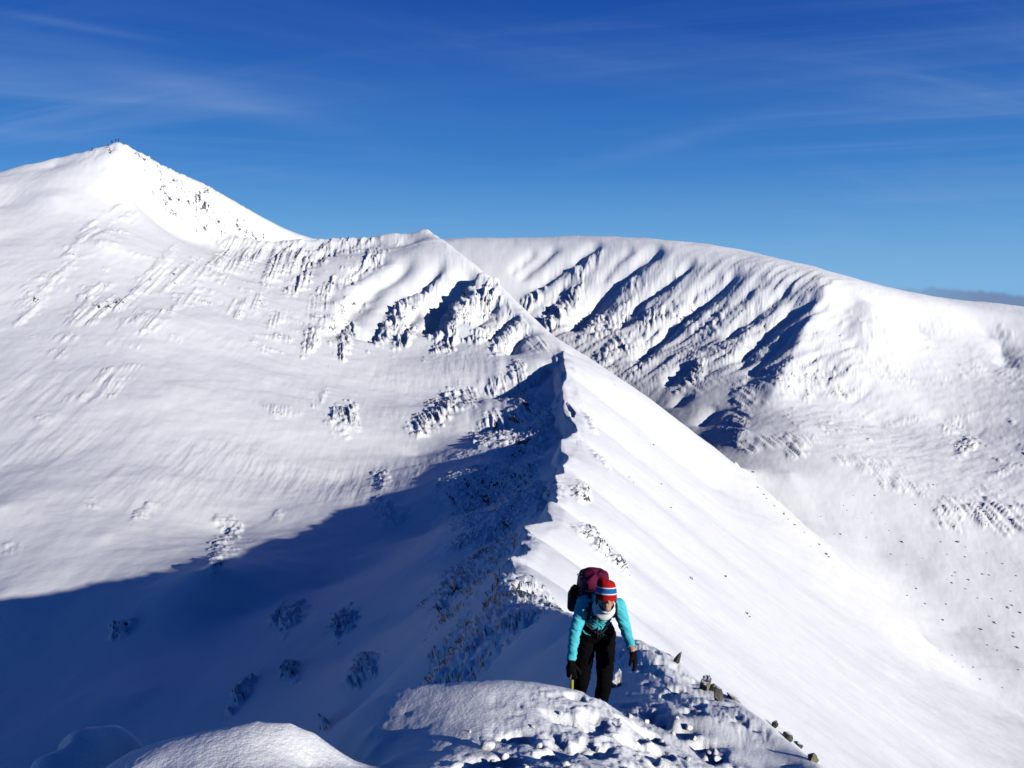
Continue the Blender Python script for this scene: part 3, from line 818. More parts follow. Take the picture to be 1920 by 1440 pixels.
M_JACKET = plain('turquoise_fleece', (.075, .52, .60), .8, .2, (.3, .004))
M_BLACK = plain('black_softshell', (.003, .003, .004), .9, .05, (.3, .003))
M_GLOVE = plain('black_glove', (.004, .004, .005), .9, .08, (.4, .004))
M_BOOT = plain('boot_leather', (.012, .011, .011), .7, .3)
M_SKIN = plain('skin', (.50, .27, .19), .55, .35, None, .08)
M_HAIR = plain('hair', (.05, .028, .016), .6, .3)
M_WHITE = plain('white_fleece', (.80, .80, .82), .9, .1, (.3, .004), .05)
M_RED = plain('red_knit', (.42, .010, .012), .9, .1, (.7, .004), .15, 160)
M_BLUE = plain('blue_knit', (.015, .12, .36), .9, .1, (.7, .004), .15, 160)
M_WKNIT = plain('white_knit', (.78, .77, .76), .9, .1, (.7, .004), .06, 160)
M_PACK = plain('plum_nylon', (.105, .005, .034), .7, .2, (.5, .01), .2, 14)
M_PACKD = plain('dark_nylon', (.012, .012, .028), .6, .3, (.4, .008), .2, 14)
M_STRAP = plain('webbing', (.010, .011, .022), .7, .25, None, .2, 60)
M_YELLOW = plain('yellow_shaft', (.42, .36, .03), .45, .4, None, .1)
M_STEEL = plain('steel', (.45, .46, .48), .35, .6, None, .1)
M_STEEL.node_tree.nodes['Principled BSDF'].inputs['Metallic'].default_value = .9
M_MAROON = plain('maroon_mat', (.06, .010, .010), .8, .2)


def V(*a):
    return np.array(a, float)


def frame(d):
    d = d / (np.linalg.norm(d) + 1e-9)
    a = np.array([0, 0, 1.0]) if abs(d[2]) < .9 else np.array([1.0, 0, 0])
    u = np.cross(a, d); u /= np.linalg.norm(u)
    return u, np.cross(d, u), d


class MB:
    def __init__(self):
        self.v, self.f, self.m = [], [], []

    def rings(self, rings, closed=True, cap=True, mat=0):
        """skin a list of rings (each a list of points, same count)"""
        n = len(rings[0]); b = len(self.v)
        for r in rings: self.v.extend(tuple(p) for p in r)
        for i in range(len(rings) - 1):
            for k in range(n if closed else n - 1):
                k2 = (k + 1) % n
                self.f.append((b + i * n + k, b + i * n + k2, b + (i + 1) * n + k2, b + (i + 1) * n + k)); self.m.append(mat)
        if cap:
            self.f.append(tuple(b + k for k in reversed(range(n)))); self.m.append(mat)
            self.f.append(tuple(b + (len(rings) - 1) * n + k for k in range(n))); self.m.append(mat)

    def cap(self, p0, p1, r0, r1, n=14, e=1.0, side=None):
        """tapered capsule; e squashes the section across `side`"""
        p0, p1 = np.array(p0, float), np.array(p1, float)
        u, v, d = frame(p1 - p0)
        if side is not None:
            u = np.array(side, float); u = u - d * u.dot(d); u /= np.linalg.norm(u); v = np.cross(d, u)
        R = []
        for k in range(6):
            t = -math.pi / 2 + (k + .3) * (math.pi / 2) / 6
            R.append((p0 + d * r0 * math.sin(t), r0 * math.cos(t)))
        for k in range(1, 4):
            R.append((p0 + (p1 - p0) * k / 4, r0 + (r1 - r0) * k / 4))
        for k in range(6):
            t = (k) * (math.pi / 2) / 6
            R.append((p1 + d * r1 * math.sin(t), r1 * math.cos(t)))
        self.rings([[c + (u * math.cos(a) + v * e * math.sin(a)) * r for a in [2 * math.pi * j / n for j in range(n)]] for c, r in R])

    def ell(self, c, ax, n=18, m=12):
        """ellipsoid from three axis vectors"""
        c = np.array(c, float); A = [np.array(a, float) for a in ax]
        R = []
        for i in range(m):
            t = -math.pi / 2 + (i + .5) * math.pi / m
            R.append([c + A[2] * math.sin(t) + (A[0] * math.cos(a) + A[1] * math.sin(a)) * math.cos(t) for a in [2 * math.pi * j / n for j in range(n)]])
        self.rings(R)

    def tube(self, pts, r, n=8, flat=None, mat=0, up=None):
        """a round cord or (flat=(width, thickness)) a strap along points"""
        P = [np.array(p, float) for p in pts]
        R = []
        for i, p in enumerate(P):
            d = P[min(i + 1, len(P) - 1)] - P[max(i - 1, 0)]
            u, v, d = frame(d)
            if up is not None:
                w = np.array(up[i] if isinstance(up, list) else up, float)
                v = w - d * w.dot(d); v /= np.linalg.norm(v) + 1e-9; u = np.cross(v, d)
            if flat:
                w, t = flat[0] / 2, flat[1] / 2
                R.append([p + u * w * sx + v * t * sy for sx, sy in ((-1, -1), (1, -1), (1, 1), (-1, 1))])
            else:
                rr = r[i] if isinstance(r, (list, tuple)) else r
                R.append([p + (u * math.cos(a) + v * math.sin(a)) * rr for a in [2 * math.pi * j / n for j in range(n)]])
        self.rings(R, mat=mat)

    def build(self, name, mats, parent=None, smooth=True, bevel=None, sub=0):
        me = bpy.data.meshes.new(name)
        me.from_pydata(self.v, [], self.f); me.update()
        for mt in (mats if isinstance(mats, (list, tuple)) else [mats]): me.materials.append(mt)
        for p, mi in zip(me.polygons, self.m):
            p.material_index = mi; p.use_smooth = smooth
        o = bpy.data.objects.new(name, me); COL.objects.link(o)
        if parent: o.parent = parent
        if bevel:
            b = o.modifiers.new('bevel', 'BEVEL'); b.width = bevel; b.segments = 2; b.limit_method = 'ANGLE'
        if sub:
            s = o.modifiers.new('sub', 'SUBSURF'); s.levels = s.render_levels = sub
        return o


def remeshed(mb, voxel, smooth=4, factor=.5):
    """fuse overlapping pieces into one continuous surface; returns vertex and quad arrays"""
    o = mb.build('tmp', [])
    r = o.modifiers.new('r', 'REMESH'); r.mode = 'VOXEL'; r.voxel_size = voxel
    s = o.modifiers.new('s', 'SMOOTH'); s.iterations = smooth; s.factor = factor
    dg = bpy.context.evaluated_depsgraph_get()
    me = bpy.data.meshes.new_from_object(o.evaluated_get(dg))
    co = np.empty(len(me.vertices) * 3, F32); me.vertices.foreach_get('co', co)
    no = np.empty(len(me.vertices) * 3, F32); me.vertices.foreach_get('normal', no)
    fs = np.array([tuple(p.vertices) if len(p.vertices) == 4 else tuple(p.vertices) + (p.vertices[-1],) for p in me.polygons])
    md = o.data
    bpy.data.objects.remove(o); bpy.data.meshes.remove(me); bpy.data.meshes.remove(md)
    return co.reshape(-1, 3), no.reshape(-1, 3), fs


def empty(name, loc, rz=0):
    o = bpy.data.objects.new(name, None); COL.objects.link(o); o.location = loc; o.rotation_euler = (0, 0, rz)
    o.empty_display_size = .2
    return o


def tag(o, label, cat, group=None, kind=None):
    o['label'] = label; o['category'] = cat
    if group: o['group'] = group
    if kind: o['kind'] = kind
    return o


# ------------------------------------------------------------------ the climber
_a, _t = ray(1115, 1330)
CD = 6.6
CLX, CLY = CD * math.sin(_a) - .04, CD * math.cos(_a)
CLZ = CD * _t - .12
PSC = .965
# joints, in metres from a point between the feet: x to the photo's right, y away from the lens, z up
J = dict(pel=V(.05, .07, .84), waist=V(.052, .04, .99), chest=V(.062, -.060, 1.14), neck=V(.07, -.17, 1.262), head=V(.092, -.300, 1.335),
         shl=V(-.085, -.105, 1.185), shr=V(.225, -.115, 1.175), ell=V(-.165, -.185, .945), elr=V(.292, -.08, .955), wrl=V(-.205, -.325, .745), wrr=V(.335, -.255, .82),
         hpl=V(-.035, .07, .80), hpr=V(.135, .07, .80), knl=V(-.085, -.07, .45), knr=V(.125, -.05, .42), anl=V(-.115, .13, .12), anr=V(.085, .05, .06))
HF = V(0.10, -.96, .20); HF /= np.linalg.norm(HF)                # where the face looks: down at the snow
HU = V(0.03, .20, .97); HU = HU - HF * HU.dot(HF); HU /= np.linalg.norm(HU)
HR_ = np.cross(HU, -HF)                                            # towards the photo's right
b = MB(); BONES = []


def bone(tagname, p0, p1, r0, r1, **k):
    b.cap(p0, p1, r0, r1, **k); BONES.append((tagname, np.array(p0), np.array(p1), (r0 + r1) / 2))


SX = V(1, 0, 0)
bone('pelvis', J['pel'] + V(-.055, 0, 0), J['pel'] + V(.055, 0, 0), .108, .108)
bone('torso', J['pel'] + V(0, 0, .04), J['waist'], .118, .112, e=.80, side=SX)
bone('torso', J['waist'], J['chest'], .122, .142, e=.76, side=SX)
bone('torso', J['chest'], J['neck'] + V(0, .03, -.03), .140, .07, e=.75, side=SX)
bone('torso', J['shl'] + V(.03, 0, 0), J['shr'] + V(-.03, 0, 0), .062, .062)
bone('neck', J['neck'], J['head'] - HU * .06, .055, .05)
for s, sd in (('l', -1), ('r', 1)):
    bone('arm', J['sh' + s], J['el' + s], .056, .043)
    bone('arm', J['el' + s], J['wr' + s], .042, .029)
    bone('leg', J['hp' + s], J['kn' + s], .090, .060)
    bone('leg', J['kn' + s], J['an' + s], .060, .042)
    bone('leg', J['kn' + s] * .62 + J['an' + s] * .38 + V(0, .02, 0), J['kn' + s] * .4 + J['an' + s] * .6 + V(0, .015, 0), .054, .044)
    a_ = J['an' + s]
    bone('foot' + s, a_ + V(0, .05, -.03), a_ + V(sd * .02, -.16, -.045), .045, .036)
# head: skull, jaw, nose, brow, ears
hc = J['head']
b.ell(hc, (HR_ * .076, HF * .096, HU * .112)); BONES.append(('head', hc - HU * .05, hc + HU * .05, .085))
b.cap(hc - HU * .055 + HF * .03, hc - HU * .088 + HF * .062, .055, .032)
b.cap(hc + HU * .004 + HF * .088, hc - HU * .036 + HF * .112, .009, .014)           # nose
b.cap(hc - HU * .064 + HF * .089 - HR_ * .016, hc - HU * .064 + HF * .089 + HR_ * .016, .009, .009)   # lips
for sd in (-1, 1):
    b.cap(hc + HU * .012 + HF * .083 + HR_ * sd * .018, hc + HU * .012 + HF * .078 + HR_ * sd * .046, .010, .009)   # brow
    b.cap(hc - HU * .025 + HF * .072 + HR_ * sd * .034, hc - HU * .035 + HF * .060 + HR_ * sd * .044, .018, .016)   # cheek
    b.ell(hc - HU * .012 + HR_ * sd * .078, (HR_ * .010, HF * .020, HU * .030))
FING = []


def hand(tagname, wr, d, palm, thumbside, curl, spread=.1):
    """palm and five jointed fingers; d: along the hand, palm: way the palm faces, thumbside: towards the thumb"""
    d = d / np.linalg.norm(d); palm = palm - d * palm.dot(d); palm /= np.linalg.norm(palm)
    ts = np.cross(d, palm); ts = ts if ts.dot(thumbside) > 0 else -ts
    bone(tagname, wr, wr + d * .03, .028, .027)
    pc = wr + d * .05
    b.ell(pc, (ts * .042, palm * .020, d * .050)); BONES.append((tagname, wr + d * .01, wr + d * .09, .036))
    for k, ln in enumerate((.074, .082, .076, .060)):
        base = wr + d * (.092 - .004 * abs(k - 1)) + ts * (.030 - .020 * k)
        dd = d + ts * spread * (1.5 - k) * .35; dd /= np.linalg.norm(dd)
        p = base
        for q, fr in enumerate((.45, .30, .25)):
            ang = curl * (q + .6) / 1.6
            di = dd * math.cos(ang) + palm * math.sin(ang)
            p2 = p + di * ln * fr
            bone(tagname, p, p2, .0105 - .0008 * q, .0098 - .0008 * q, n=8)
            p = p2
    p = wr + d * .03 + ts * .034
    for q, ln in enumerate((.036, .030, .024)):
        di = d * (.72 + .1 * q) + ts * (.62 - .25 * q) + palm * (.25 + curl * .35 * q); di /= np.linalg.norm(di)
        p2 = p + di * ln
        bone(tagname, p, p2, .0125 - .001 * q, .0115 - .001 * q, n=8); p = p2
    return pc, d, palm, ts


AXD = V(.02, .06, -1.0); AXD /= np.linalg.norm(AXD)
hl = hand('handl', J['wrl'], V(.00, -.18, -.42), V(.30, .75, -.55), V(.8, -.3, .1), 1.15)
hr = hand('handr', J['wrr'], V(.20, -.22, -.80), V(-.8, .35, .0), V(-.4, -.8, 0), .42, .22)

BCO, BNO, BQ = remeshed(b, .0065, 3)
print('body', len(BCO))
# which bone every vertex belongs to
best = np.full(len(BCO), 1e9); own = np.zeros(len(BCO), int); par = np.zeros(len(BCO))
for i, (tg, p0, p1, r) in enumerate(BONES):
    ax = p1 - p0; L2 = ax.dot(ax) + 1e-9
    t = np.clip((BCO - p0) @ ax / L2, 0, 1)
    dd = np.linalg.norm(BCO - p0 - t[:, None] * ax, axis=1) - r
    m = dd < best
    best[m] = dd[m]; own[m] = i; par[m] = t[m]
TG = np.array([x[0] for x in BONES])[own]
climber = empty('person', (CLX, CLY, CLZ)); climber.scale = (PSC,) * 3
tag(climber, 'climber in turquoise top, black trousers and striped red hat stooping up the ridge', 'person')
body = mesh_np('body', BCO, BQ, M_SKIN); body.parent = climber


def cloth(name, vmask, off, mat, wr_amp=0.0, parent=None, seed=0, lo=0.):
    """a garment that follows the body: the covered skin, moved out, with folds"""
    fm_ = vmask[BQ].all(axis=1)
    q = BQ[fm_]
    used = np.zeros(len(BCO), bool); used[q.ravel()] = True
    rm = np.cumsum(used) - 1
    co, no = BCO[used], BNO[used]
    w = 0
    if wr_amp:
        w = wr_amp * (fbm((co[:, 0] * 16 + co[:, 1] * 9).astype(F32), (co[:, 2] * 34 + co[:, 0] * 20).astype(F32), seed, 3)
                      + .8 * fbm((co[:, 0] * 9).astype(F32), (co[:, 2] * 12 + co[:, 1] * 9).astype(F32), seed + 9, 2))
    co = co + no * (off + w)[:, None] if isinstance(w, np.ndarray) else co + no * off
    o = mesh_np(name, co, rm[q], mat)
    o.parent = parent or climber
    sl = o.modifiers.new('cloth', 'SOLIDIFY'); sl.thickness = .004; sl.offset = -1
    return o


spine = (BCO - J['pel']) @ ((J['neck'] - J['pel']) / np.linalg.norm(J['neck'] - J['pel']))
is_arm = TG == 'arm'
wrist_d = np.minimum(np.linalg.norm(BCO - J['wrl'], axis=1), np.linalg.norm(BCO - J['wrr'], axis=1) - .006)
jm = ((TG == 'torso') | (is_arm & (wrist_d > .030)) | ((TG == 'neck') & (par < .35)) | (TG == 'pelvis')) & ~((TG == 'pelvis') & (spine < .06)) & (spine > .055) | (is_arm & (wrist_d > .030))
jacket = cloth('jacket', jm, .009, M_JACKET, .0062, seed=3)
tm = ((TG == 'leg') | (TG == 'pelvis') | ((TG == 'torso') & (spine < .12)))
trousers = cloth('trousers', tm, .012, M_BLACK, .0055, seed=5)
for sd in 'lr':
    gm = (TG == 'hand' + sd) | (is_arm & (np.linalg.norm(BCO - J['wr' + sd], axis=1) < .052 if sd == 'l' else np.linalg.norm(BCO - J['wr' + sd], axis=1) < .026))
    cloth('glove', gm, .006, M_GLOVE, .0012, seed=7)
    cloth('boot', (TG == 'foot' + sd) | ((TG == 'leg') & (np.linalg.norm(BCO - J['an' + sd], axis=1) < .10)), .022, M_BOOT, .002, seed=8)


# knitted hat: red, white, blue, white, red rings round the head axis
hb = MB()
prof = [(.000, 1.04, 0), (.012, 1.09, 0), (.040, 1.085, 0), (.041, 1.095, 1), (.050, 1.09, 1), (.051, 1.08, 2), (.070, 1.05, 2), (.090, 1.0, 2), (.091, 1.01, 1), (.099, .98, 1), (.100, .97, 0), (.122, .93, 0), (.140, .84, 0), (.150, .66, 0), (.154, .35, 0), (.155, .02, 0)]
hrings = []
for h_, r_, mi in prof:
    ring = []
    for j in range(36):
        a = 2 * math.pi * j / 36
        sag = .010 * math.cos(a) * (h_ > .1)
        front = -.014 * max(0, math.cos(a - math.pi / 2)) if h_ < .02 else 0
        ring.append(hc + HU * (h_ - .014 + sag + front + .002 * math.sin(a * 9) * (h_ > .1)) + HR_ * math.cos(a) * .084 * r_ + HF * math.sin(a) * .104 * r_)
    hrings.append(ring)
n0 = len(hb.v)
for k in range(len(hrings) - 1):
    hb.rings([hrings[k], hrings[k + 1]], cap=False, mat=prof[k + 1][2])
hat = hb.build('hat', [M_RED, M_WKNIT, M_BLUE], climber)
wl_ = hat.modifiers.new('weld', 'WELD'); wl_.merge_threshold = .0006
# white neck gaiter, bunched under the chin
g = MB()
gb = J['neck'] + V(.008, -.060, -.075); gt = hc - HU * .072 + HF * .012
gd = gt - gb; gd /= np.linalg.norm(gd)
gu = V(1, 0, 0) - gd * gd[0]; gu /= np.linalg.norm(gu); gv = np.cross(gd, gu)
ringsg = []
for k, (t_, rx_, ry_) in enumerate(((0, .098, .100), (.12, .101, .100), (.28, .092, .090), (.42, .080, .080), (.55, .074, .076), (.68, .077, .081), (.82, .073, .082), (.95, .078, .086), (1.06, .076, .086), (1.10, .068, .078))):
    c = gb + (gt - gb) * t_ + V(0, .014, .004) * sstep(.3, .7, t_)
    ringsg.append([c + gu * math.cos(a) * (rx_ + .004 * math.sin(3 * a + k * 1.7)) + gv * math.sin(a) * (ry_ + .004 * math.sin(4 * a + k * 2.3)) for a in [2 * math.pi * j / 30 for j in range(30)]])
g.rings(ringsg, cap=False)
gaiter = g.build('neck_gaiter', M_WHITE, climber)
gs = gaiter.modifiers.new('s', 'SOLIDIFY'); gs.thickness = .006
# eyes, cast down
for sd in (-1, 1):
    e = MB(); e.ell(hc - HU * .006 + HF * .083 + HR_ * sd * .030, (HR_ * .012, HF * .008, HU * .005), 12, 8)
    e.build('eye', M_HAIR, climber)
for sd in (-1, 1):
    hm = MB()
    hm.tube([hc + HR_ * sd * .079 + HF * .02 - HU * .0, hc + HR_ * sd * .082 - HU * .03, hc + HR_ * sd * .078 - HU * .075 - HF * .01], [.010, .013, .008], 8)
    hm.build('hair', M_HAIR, climber)
# jacket details: front zip and arm seams
z = MB(); pf = []
for t_ in np.linspace(.18, .97, 9):
    c = J['waist'] + (J['neck'] - J['waist']) * t_
    m_ = (np.abs(BCO[:, 0] - c[0]) < .012) & (np.abs(spine - (c - J['pel']) @ ((J['neck'] - J['pel']) / np.linalg.norm(J['neck'] - J['pel']))) < .012) & (BCO[:, 1] < c[1])
    if m_.any():
        k = np.argmin(np.where(m_, BCO[:, 1], 9)); pf.append(BCO[k] + V(0, -.017, .004))
if len(pf) > 2:
    z.tube(pf, 0, flat=(.010, .004), up=V(0, -1, .3)); z.build('zip', M_STRAP, jacket)


def front(x, s):
    """a point on the jacket's front at x, s metres up the spine from the pelvis"""
    m_ = (np.abs(BCO[:, 0] - x) < .014) & (np.abs(spine - s) < .014) & ((TG == 'torso') | (TG == 'pelvis') | (TG == 'arm'))
    k = np.argmin(np.where(m_, BCO[:, 1], 9))
    return BCO[k] + BNO[k] * .021


LSP = float(np.linalg.norm(J['neck'] - J['pel']))


def onbody(x, s, back=False):
    s = s * LSP / .527
    for tol in (.014, .022, .035, .06):
        m_ = (np.abs(BCO[:, 0] - x) < tol) & (np.abs(spine - s) < tol) & ((TG == 'torso') | (TG == 'pelvis') | (TG == 'leg'))
        if m_.any(): break
    k = np.argmax(np.where(m_, BCO[:, 1], -9)) if back else np.argmin(np.where(m_, BCO[:, 1], 9))
    return BCO[k] + BNO[k] * .022


# ------------------------------------------------------------------ backpack (things it carries or is worn with stay with it)
SPD = (J['neck'] - J['pel']) / np.linalg.norm(J['neck'] - J['pel'])       # up the back
BKD = np.cross(SPD, V(1, 0, 0)); BKD = BKD if BKD[1] > 0 else -BKD          # away from the back
pack = empty('backpack', (CLX, CLY, CLZ)); pack.scale = (PSC,) * 3; tag(pack, 'plum and black rucksack with side pocket worn by the stooping climber', 'backpack')
PO = J['chest'] + BKD * .10 + V(-.05, 0, 0) - SPD * .05
pk = MB()
prof = [(-.27, .10, .07), (-.255, .112, .095), (-.20, .128, .115), (-.08, .136, .13), (.06, .136, .13), (.14, .132, .125), (.19, .122, .115), (.205, .12, .09)]
rr_ = []
for s_, wx, wy in prof:
    ring = []
    for j in range(28):
        a = 2 * math.pi * j / 28
        cx_ = math.copysign(abs(math.cos(a)) ** .62, math.cos(a)); sy_ = math.copysign(abs(math.sin(a)) ** .62, math.sin(a))
        bul = 1 + .03 * math.sin(4 * a + s_ * 18)
        ring.append(PO + SPD * s_ + V(1, 0, 0) * wx * cx_ * bul + BKD * (wy * sy_ * bul + .115))
    rr_.append(ring)
pk.rings(rr_)
pk.build('pack_body', M_PACKD, pack, sub=1)
ld = MB(); rr_ = []
for s_, wx, wy in [(.145, .112, .095), (.155, .130, .115), (.185, .134, .120), (.220, .120, .108), (.245, .092, .085), (.257, .055, .05), (.260, .015, .015)]:
    ring = []
    for j in range(28):
        a = 2 * math.pi * j / 28
        cx_ = math.copysign(abs(math.cos(a)) ** .7, math.cos(a)); sy_ = math.copysign(abs(math.sin(a)) ** .7, math.sin(a))
        bul = 1 + .025 * math.sin(5 * a + s_ * 30)
        ring.append(PO + SPD * (s_ + .012 * math.cos(a * 3)) + V(1, 0, 0) * (wx * cx_ * bul + .012) + BKD * (wy * sy_ * bul + .095))
    rr_.append(ring)
ld.rings(rr_)
lid = ld.build('lid', M_PACK, pack, sub=1)
lp = MB(); c0 = PO + SPD * .225 + V(-.125, 0, 0) + BKD * .10
lp.tube([c0 + V(.02, 0, -.012), c0 + V(-.022, 0, -.002), c0 + V(-.026, 0, .012), c0 + V(.0, 0, .022), c0 + V(.02, 0, .018)], .004, 6); lp.build('strap_loop', M_STRAP, lid)
sp_ = MB()
for s0, s1, w0, w1 in ((-.23, -.05, .052, .062),):
    c = PO + V(-.150, 0, 0) + BKD * .11
    sp_.cap(c + SPD * s0, c + SPD * s1, w0, w1, n=18, e=.9)
sp_.build('side_pocket', M_PACKD, pack)
bt = MB(); c = PO + V(-.158, 0, 0) + BKD * .10
bt.cap(c + SPD * -.10, c + SPD * .035 + BKD * -.01, .042, .042, n=20)
bot = bt.build('bottle', M_MAROON, pack)
bc = MB(); bc.cap(c + SPD * .055 + BKD * -.012, c + SPD * .078 + BKD * -.014, .030, .028, n=18); bc.build('bottle_cap', M_BLACK, bot)
# shoulder straps over the front, sternum strap, hip belt with hanging tails
for sd, x0, x1, x2 in ((-1, -.040, -.038, -.075), (1, .178, .180, .205)):
    st = MB(); pts = [PO + SPD * .14 + V((x0 + x1) / 2 - PO[0], 0, 0) + BKD * -.015]
    for s_, x in ((.475, x0), (.455, x0), (.42, x1), (.37, x1), (.31, x1), (.25, (x1 + x2) / 2), (.20, x2)):
        pts.append(onbody(x, s_))
    pts.insert(1, (pts[0] + pts[1]) / 2 + V(0, 0, .030))
    ups = [V(0, -.5, .9)] * 2 + [V(0, -1, .5)] * (len(pts) - 2)
    st.tube(pts, 0, flat=(.034, .012), up=ups); st.build('shoulder_strap', M_STRAP, pack, bevel=.003)
ss = MB(); ss.tube([onbody(x, s_) + V(0, -.006, 0) for x, s_ in ((-.012, .345), (.03, .335), (.065, .333), (.11, .342), (.150, .352))], 0, flat=(.020, .005), up=V(0, -1, .4)); ss.build('sternum_strap', M_STRAP, pack)
sb = MB(); p_ = onbody(.055, .333) + V(0, -.012, 0); sb.tube([p_ + V(-.022, 0, 0), p_ + V(.022, 0, 0)], 0, flat=(.03, .012), up=V(0, -1, .4)); sb.build('buckle', M_BLACK, pack, bevel=.003)
hbm = MB(); hbm.tube([onbody(x, s_) + V(0, -.004, 0) for x, s_ in ((-.066, .19), (-.045, .15), (-.01, .115), (.03, .098), (.07, .098), (.11, .112), (.150, .145), (.172, .185))], 0, flat=(.018, .006), up=V(0, -1, .1)); hbm.build('hip_belt', M_STRAP, pack)
for x_, xb, s0, s1 in ((.038, .042, .17, .05), (.090, .078, .17, .05), (-.05, .0, .22, .165), (.16, .11, .22, .165)):
    tl = MB(); p0, p1 = onbody(x_, s0) + V(0, -.004, 0), onbody(xb, s1) + V(0, -.012, 0)
    tl.tube([p0, (p0 + p1) / 2 + V(0, -.008, 0), p1], 0, flat=(.011, .004), up=V(0, -1, .2)); tl.build('strap_tail', M_STRAP, pack)

# ------------------------------------------------------------------ ice axe: gripped by the head, shaft down into the snow
axe = empty('ice_axe', (CLX, CLY, CLZ)); axe.scale = (PSC,) * 3; tag(axe, 'ice axe with yellow shaft planted in the snow by the gloved right hand', 'ice axe')
gc = J['wrl'] + hl[1] * .085 + hl[2] * .022
sh_ = MB(); sh_.tube([gc + AXD * t_ for t_ in (0, .02, .25, .50)], [.013, .0135, .0135, .012], 12); sh_.build('shaft', M_YELLOW, axe)
gr = MB(); gr.tube([gc + AXD * t_ for t_ in (.030, .036, .046, .052)], [.0145, .016, .016, .0145], 12); gr.build('grip_band', M_STEEL, axe)
ah = MB(); k_ = V(.25, .93, .15) / np.linalg.norm(V(.25, .93, .15))
ah.tube([gc - k_ * .075 + AXD * .012, gc - k_ * .04 + AXD * .002, gc + AXD * -.004, gc + k_ * .06 + AXD * .004, gc + k_ * .12 + AXD * .020, gc + k_ * .165 + AXD * .045], 0, flat=(.010, .022), up=[-AXD] * 6); ah.build('axe_head', M_STEEL, axe, bevel=.002)
spk = MB(); spk.tube([gc + AXD * .50, gc + AXD * .56], [.009, .002], 8); spk.build('spike', M_STEEL, axe)
# ------------------------------------------------------------------ stones
def rock_material(name, a, bcol, snow=.55):
    m = bpy.data.materials.new(name); n, l = nodes(m); p = n['Principled BSDF']
    tc = n.new('ShaderNodeTexCoord'); t1 = n.new('ShaderNodeTexNoise'); t1.inputs['Scale'].default_value = 5; t1.inputs['Detail'].default_value = 6
    l.new(tc.outputs['Object'], t1.inputs['Vector'])
    r = n.new('ShaderNodeValToRGB'); r.color_ramp.elements[0].position = .35; r.color_ramp.elements[0].color = a + (1,); r.color_ramp.elements[1].position = .7; r.color_ramp.elements[1].color = bcol + (1,)
    l.new(t1.outputs['Fac'], r.inputs[0])
    geo = n.new('ShaderNodeNewGeometry'); sx = n.new('ShaderNodeSeparateXYZ'); l.new(geo.outputs['Normal'], sx.inputs[0])
    t2 = n.new('ShaderNodeTexNoise'); t2.inputs['Scale'].default_value = 9; t2.inputs['Detail'].default_value = 5; l.new(tc.outputs['Object'], t2.inputs['Vector'])
    ad = n.new('ShaderNodeMath'); ad.operation = 'MULTIPLY_ADD'; ad.inputs[1].default_value = .6; l.new(t2.outputs['Fac'], ad.inputs[0]); l.new(sx.outputs['Z'], ad.inputs[2])
    mr = n.new('ShaderNodeMapRange'); mr.inputs['From Min'].default_value = 1.38 - snow; mr.inputs['From Max'].default_value = 1.5 - snow; l.new(ad.outputs[0], mr.inputs['Value'])
    mx = n.new('ShaderNodeMixRGB'); mx.inputs[2].default_value = (.85, .86, .88, 1); l.new(mr.outputs[0], mx.inputs[0]); l.new(r.outputs[0], mx.inputs[1]); l.new(mx.outputs[0], p.inputs['Base Color'])
    p.inputs['Roughness'].default_value = .8
    bp = n.new('ShaderNodeBump'); bp.inputs['Strength'].default_value = .6; bp.inputs['Distance'].default_value = .03; l.new(t2.outputs['Fac'], bp.inputs['Height']); l.new(bp.outputs[0], p.inputs['Normal'])
    return m


M_ROCKY = rock_material('lichen_rock', (.06, .055, .035), (.26, .23, .12), .28)
M_ROCKG = rock_material('grey_rock', (.04, .038, .036), (.15, .14, .125), .40)
M_ROCKD = rock_material('dark_rock', (.02, .02, .022), (.07, .066, .06), .38)


def stone_mesh(name, seed, dims, mat, sub=4, cuts=9, rough=.10):
    """an angular stone: a ball cut by random planes, then roughened"""
    R = np.random.default_rng(seed)
    bm = bmesh.new(); bmesh.ops.create_icosphere(bm, subdivisions=sub, radius=1)
    P = np.array([v.co[:] for v in bm.verts])
    for _ in range(cuts):
        nrm = R.normal(size=3); nrm /= np.linalg.norm(nrm); h = R.uniform(.45, .8)
        ex = P @ nrm - h
        P -= np.where(ex > 0, ex, 0)[:, None] * nrm * .94
    P *= 1 + rough * fbm((P[:, 0] * 2 + seed).astype(F32), (P[:, 1] * 2 + P[:, 2] * 1.7).astype(F32), seed, 4)[:, None]
    P *= np.array(dims)
    for v, p in zip(bm.verts, P): v.co = p
    me = bpy.data.meshes.new(name); bm.to_mesh(me); bm.free()
    me.materials.append(mat)
    for p in me.polygons: p.use_smooth = False
    return me


def put(name, me, loc, rot=(0, 0, 0), scale=1):
    o = bpy.data.objects.new(name, me); COL.objects.link(o)
    o.location = loc; o.rotation_euler = rot; o.scale = (scale,) * 3 if not isinstance(scale, tuple) else scale
    return o


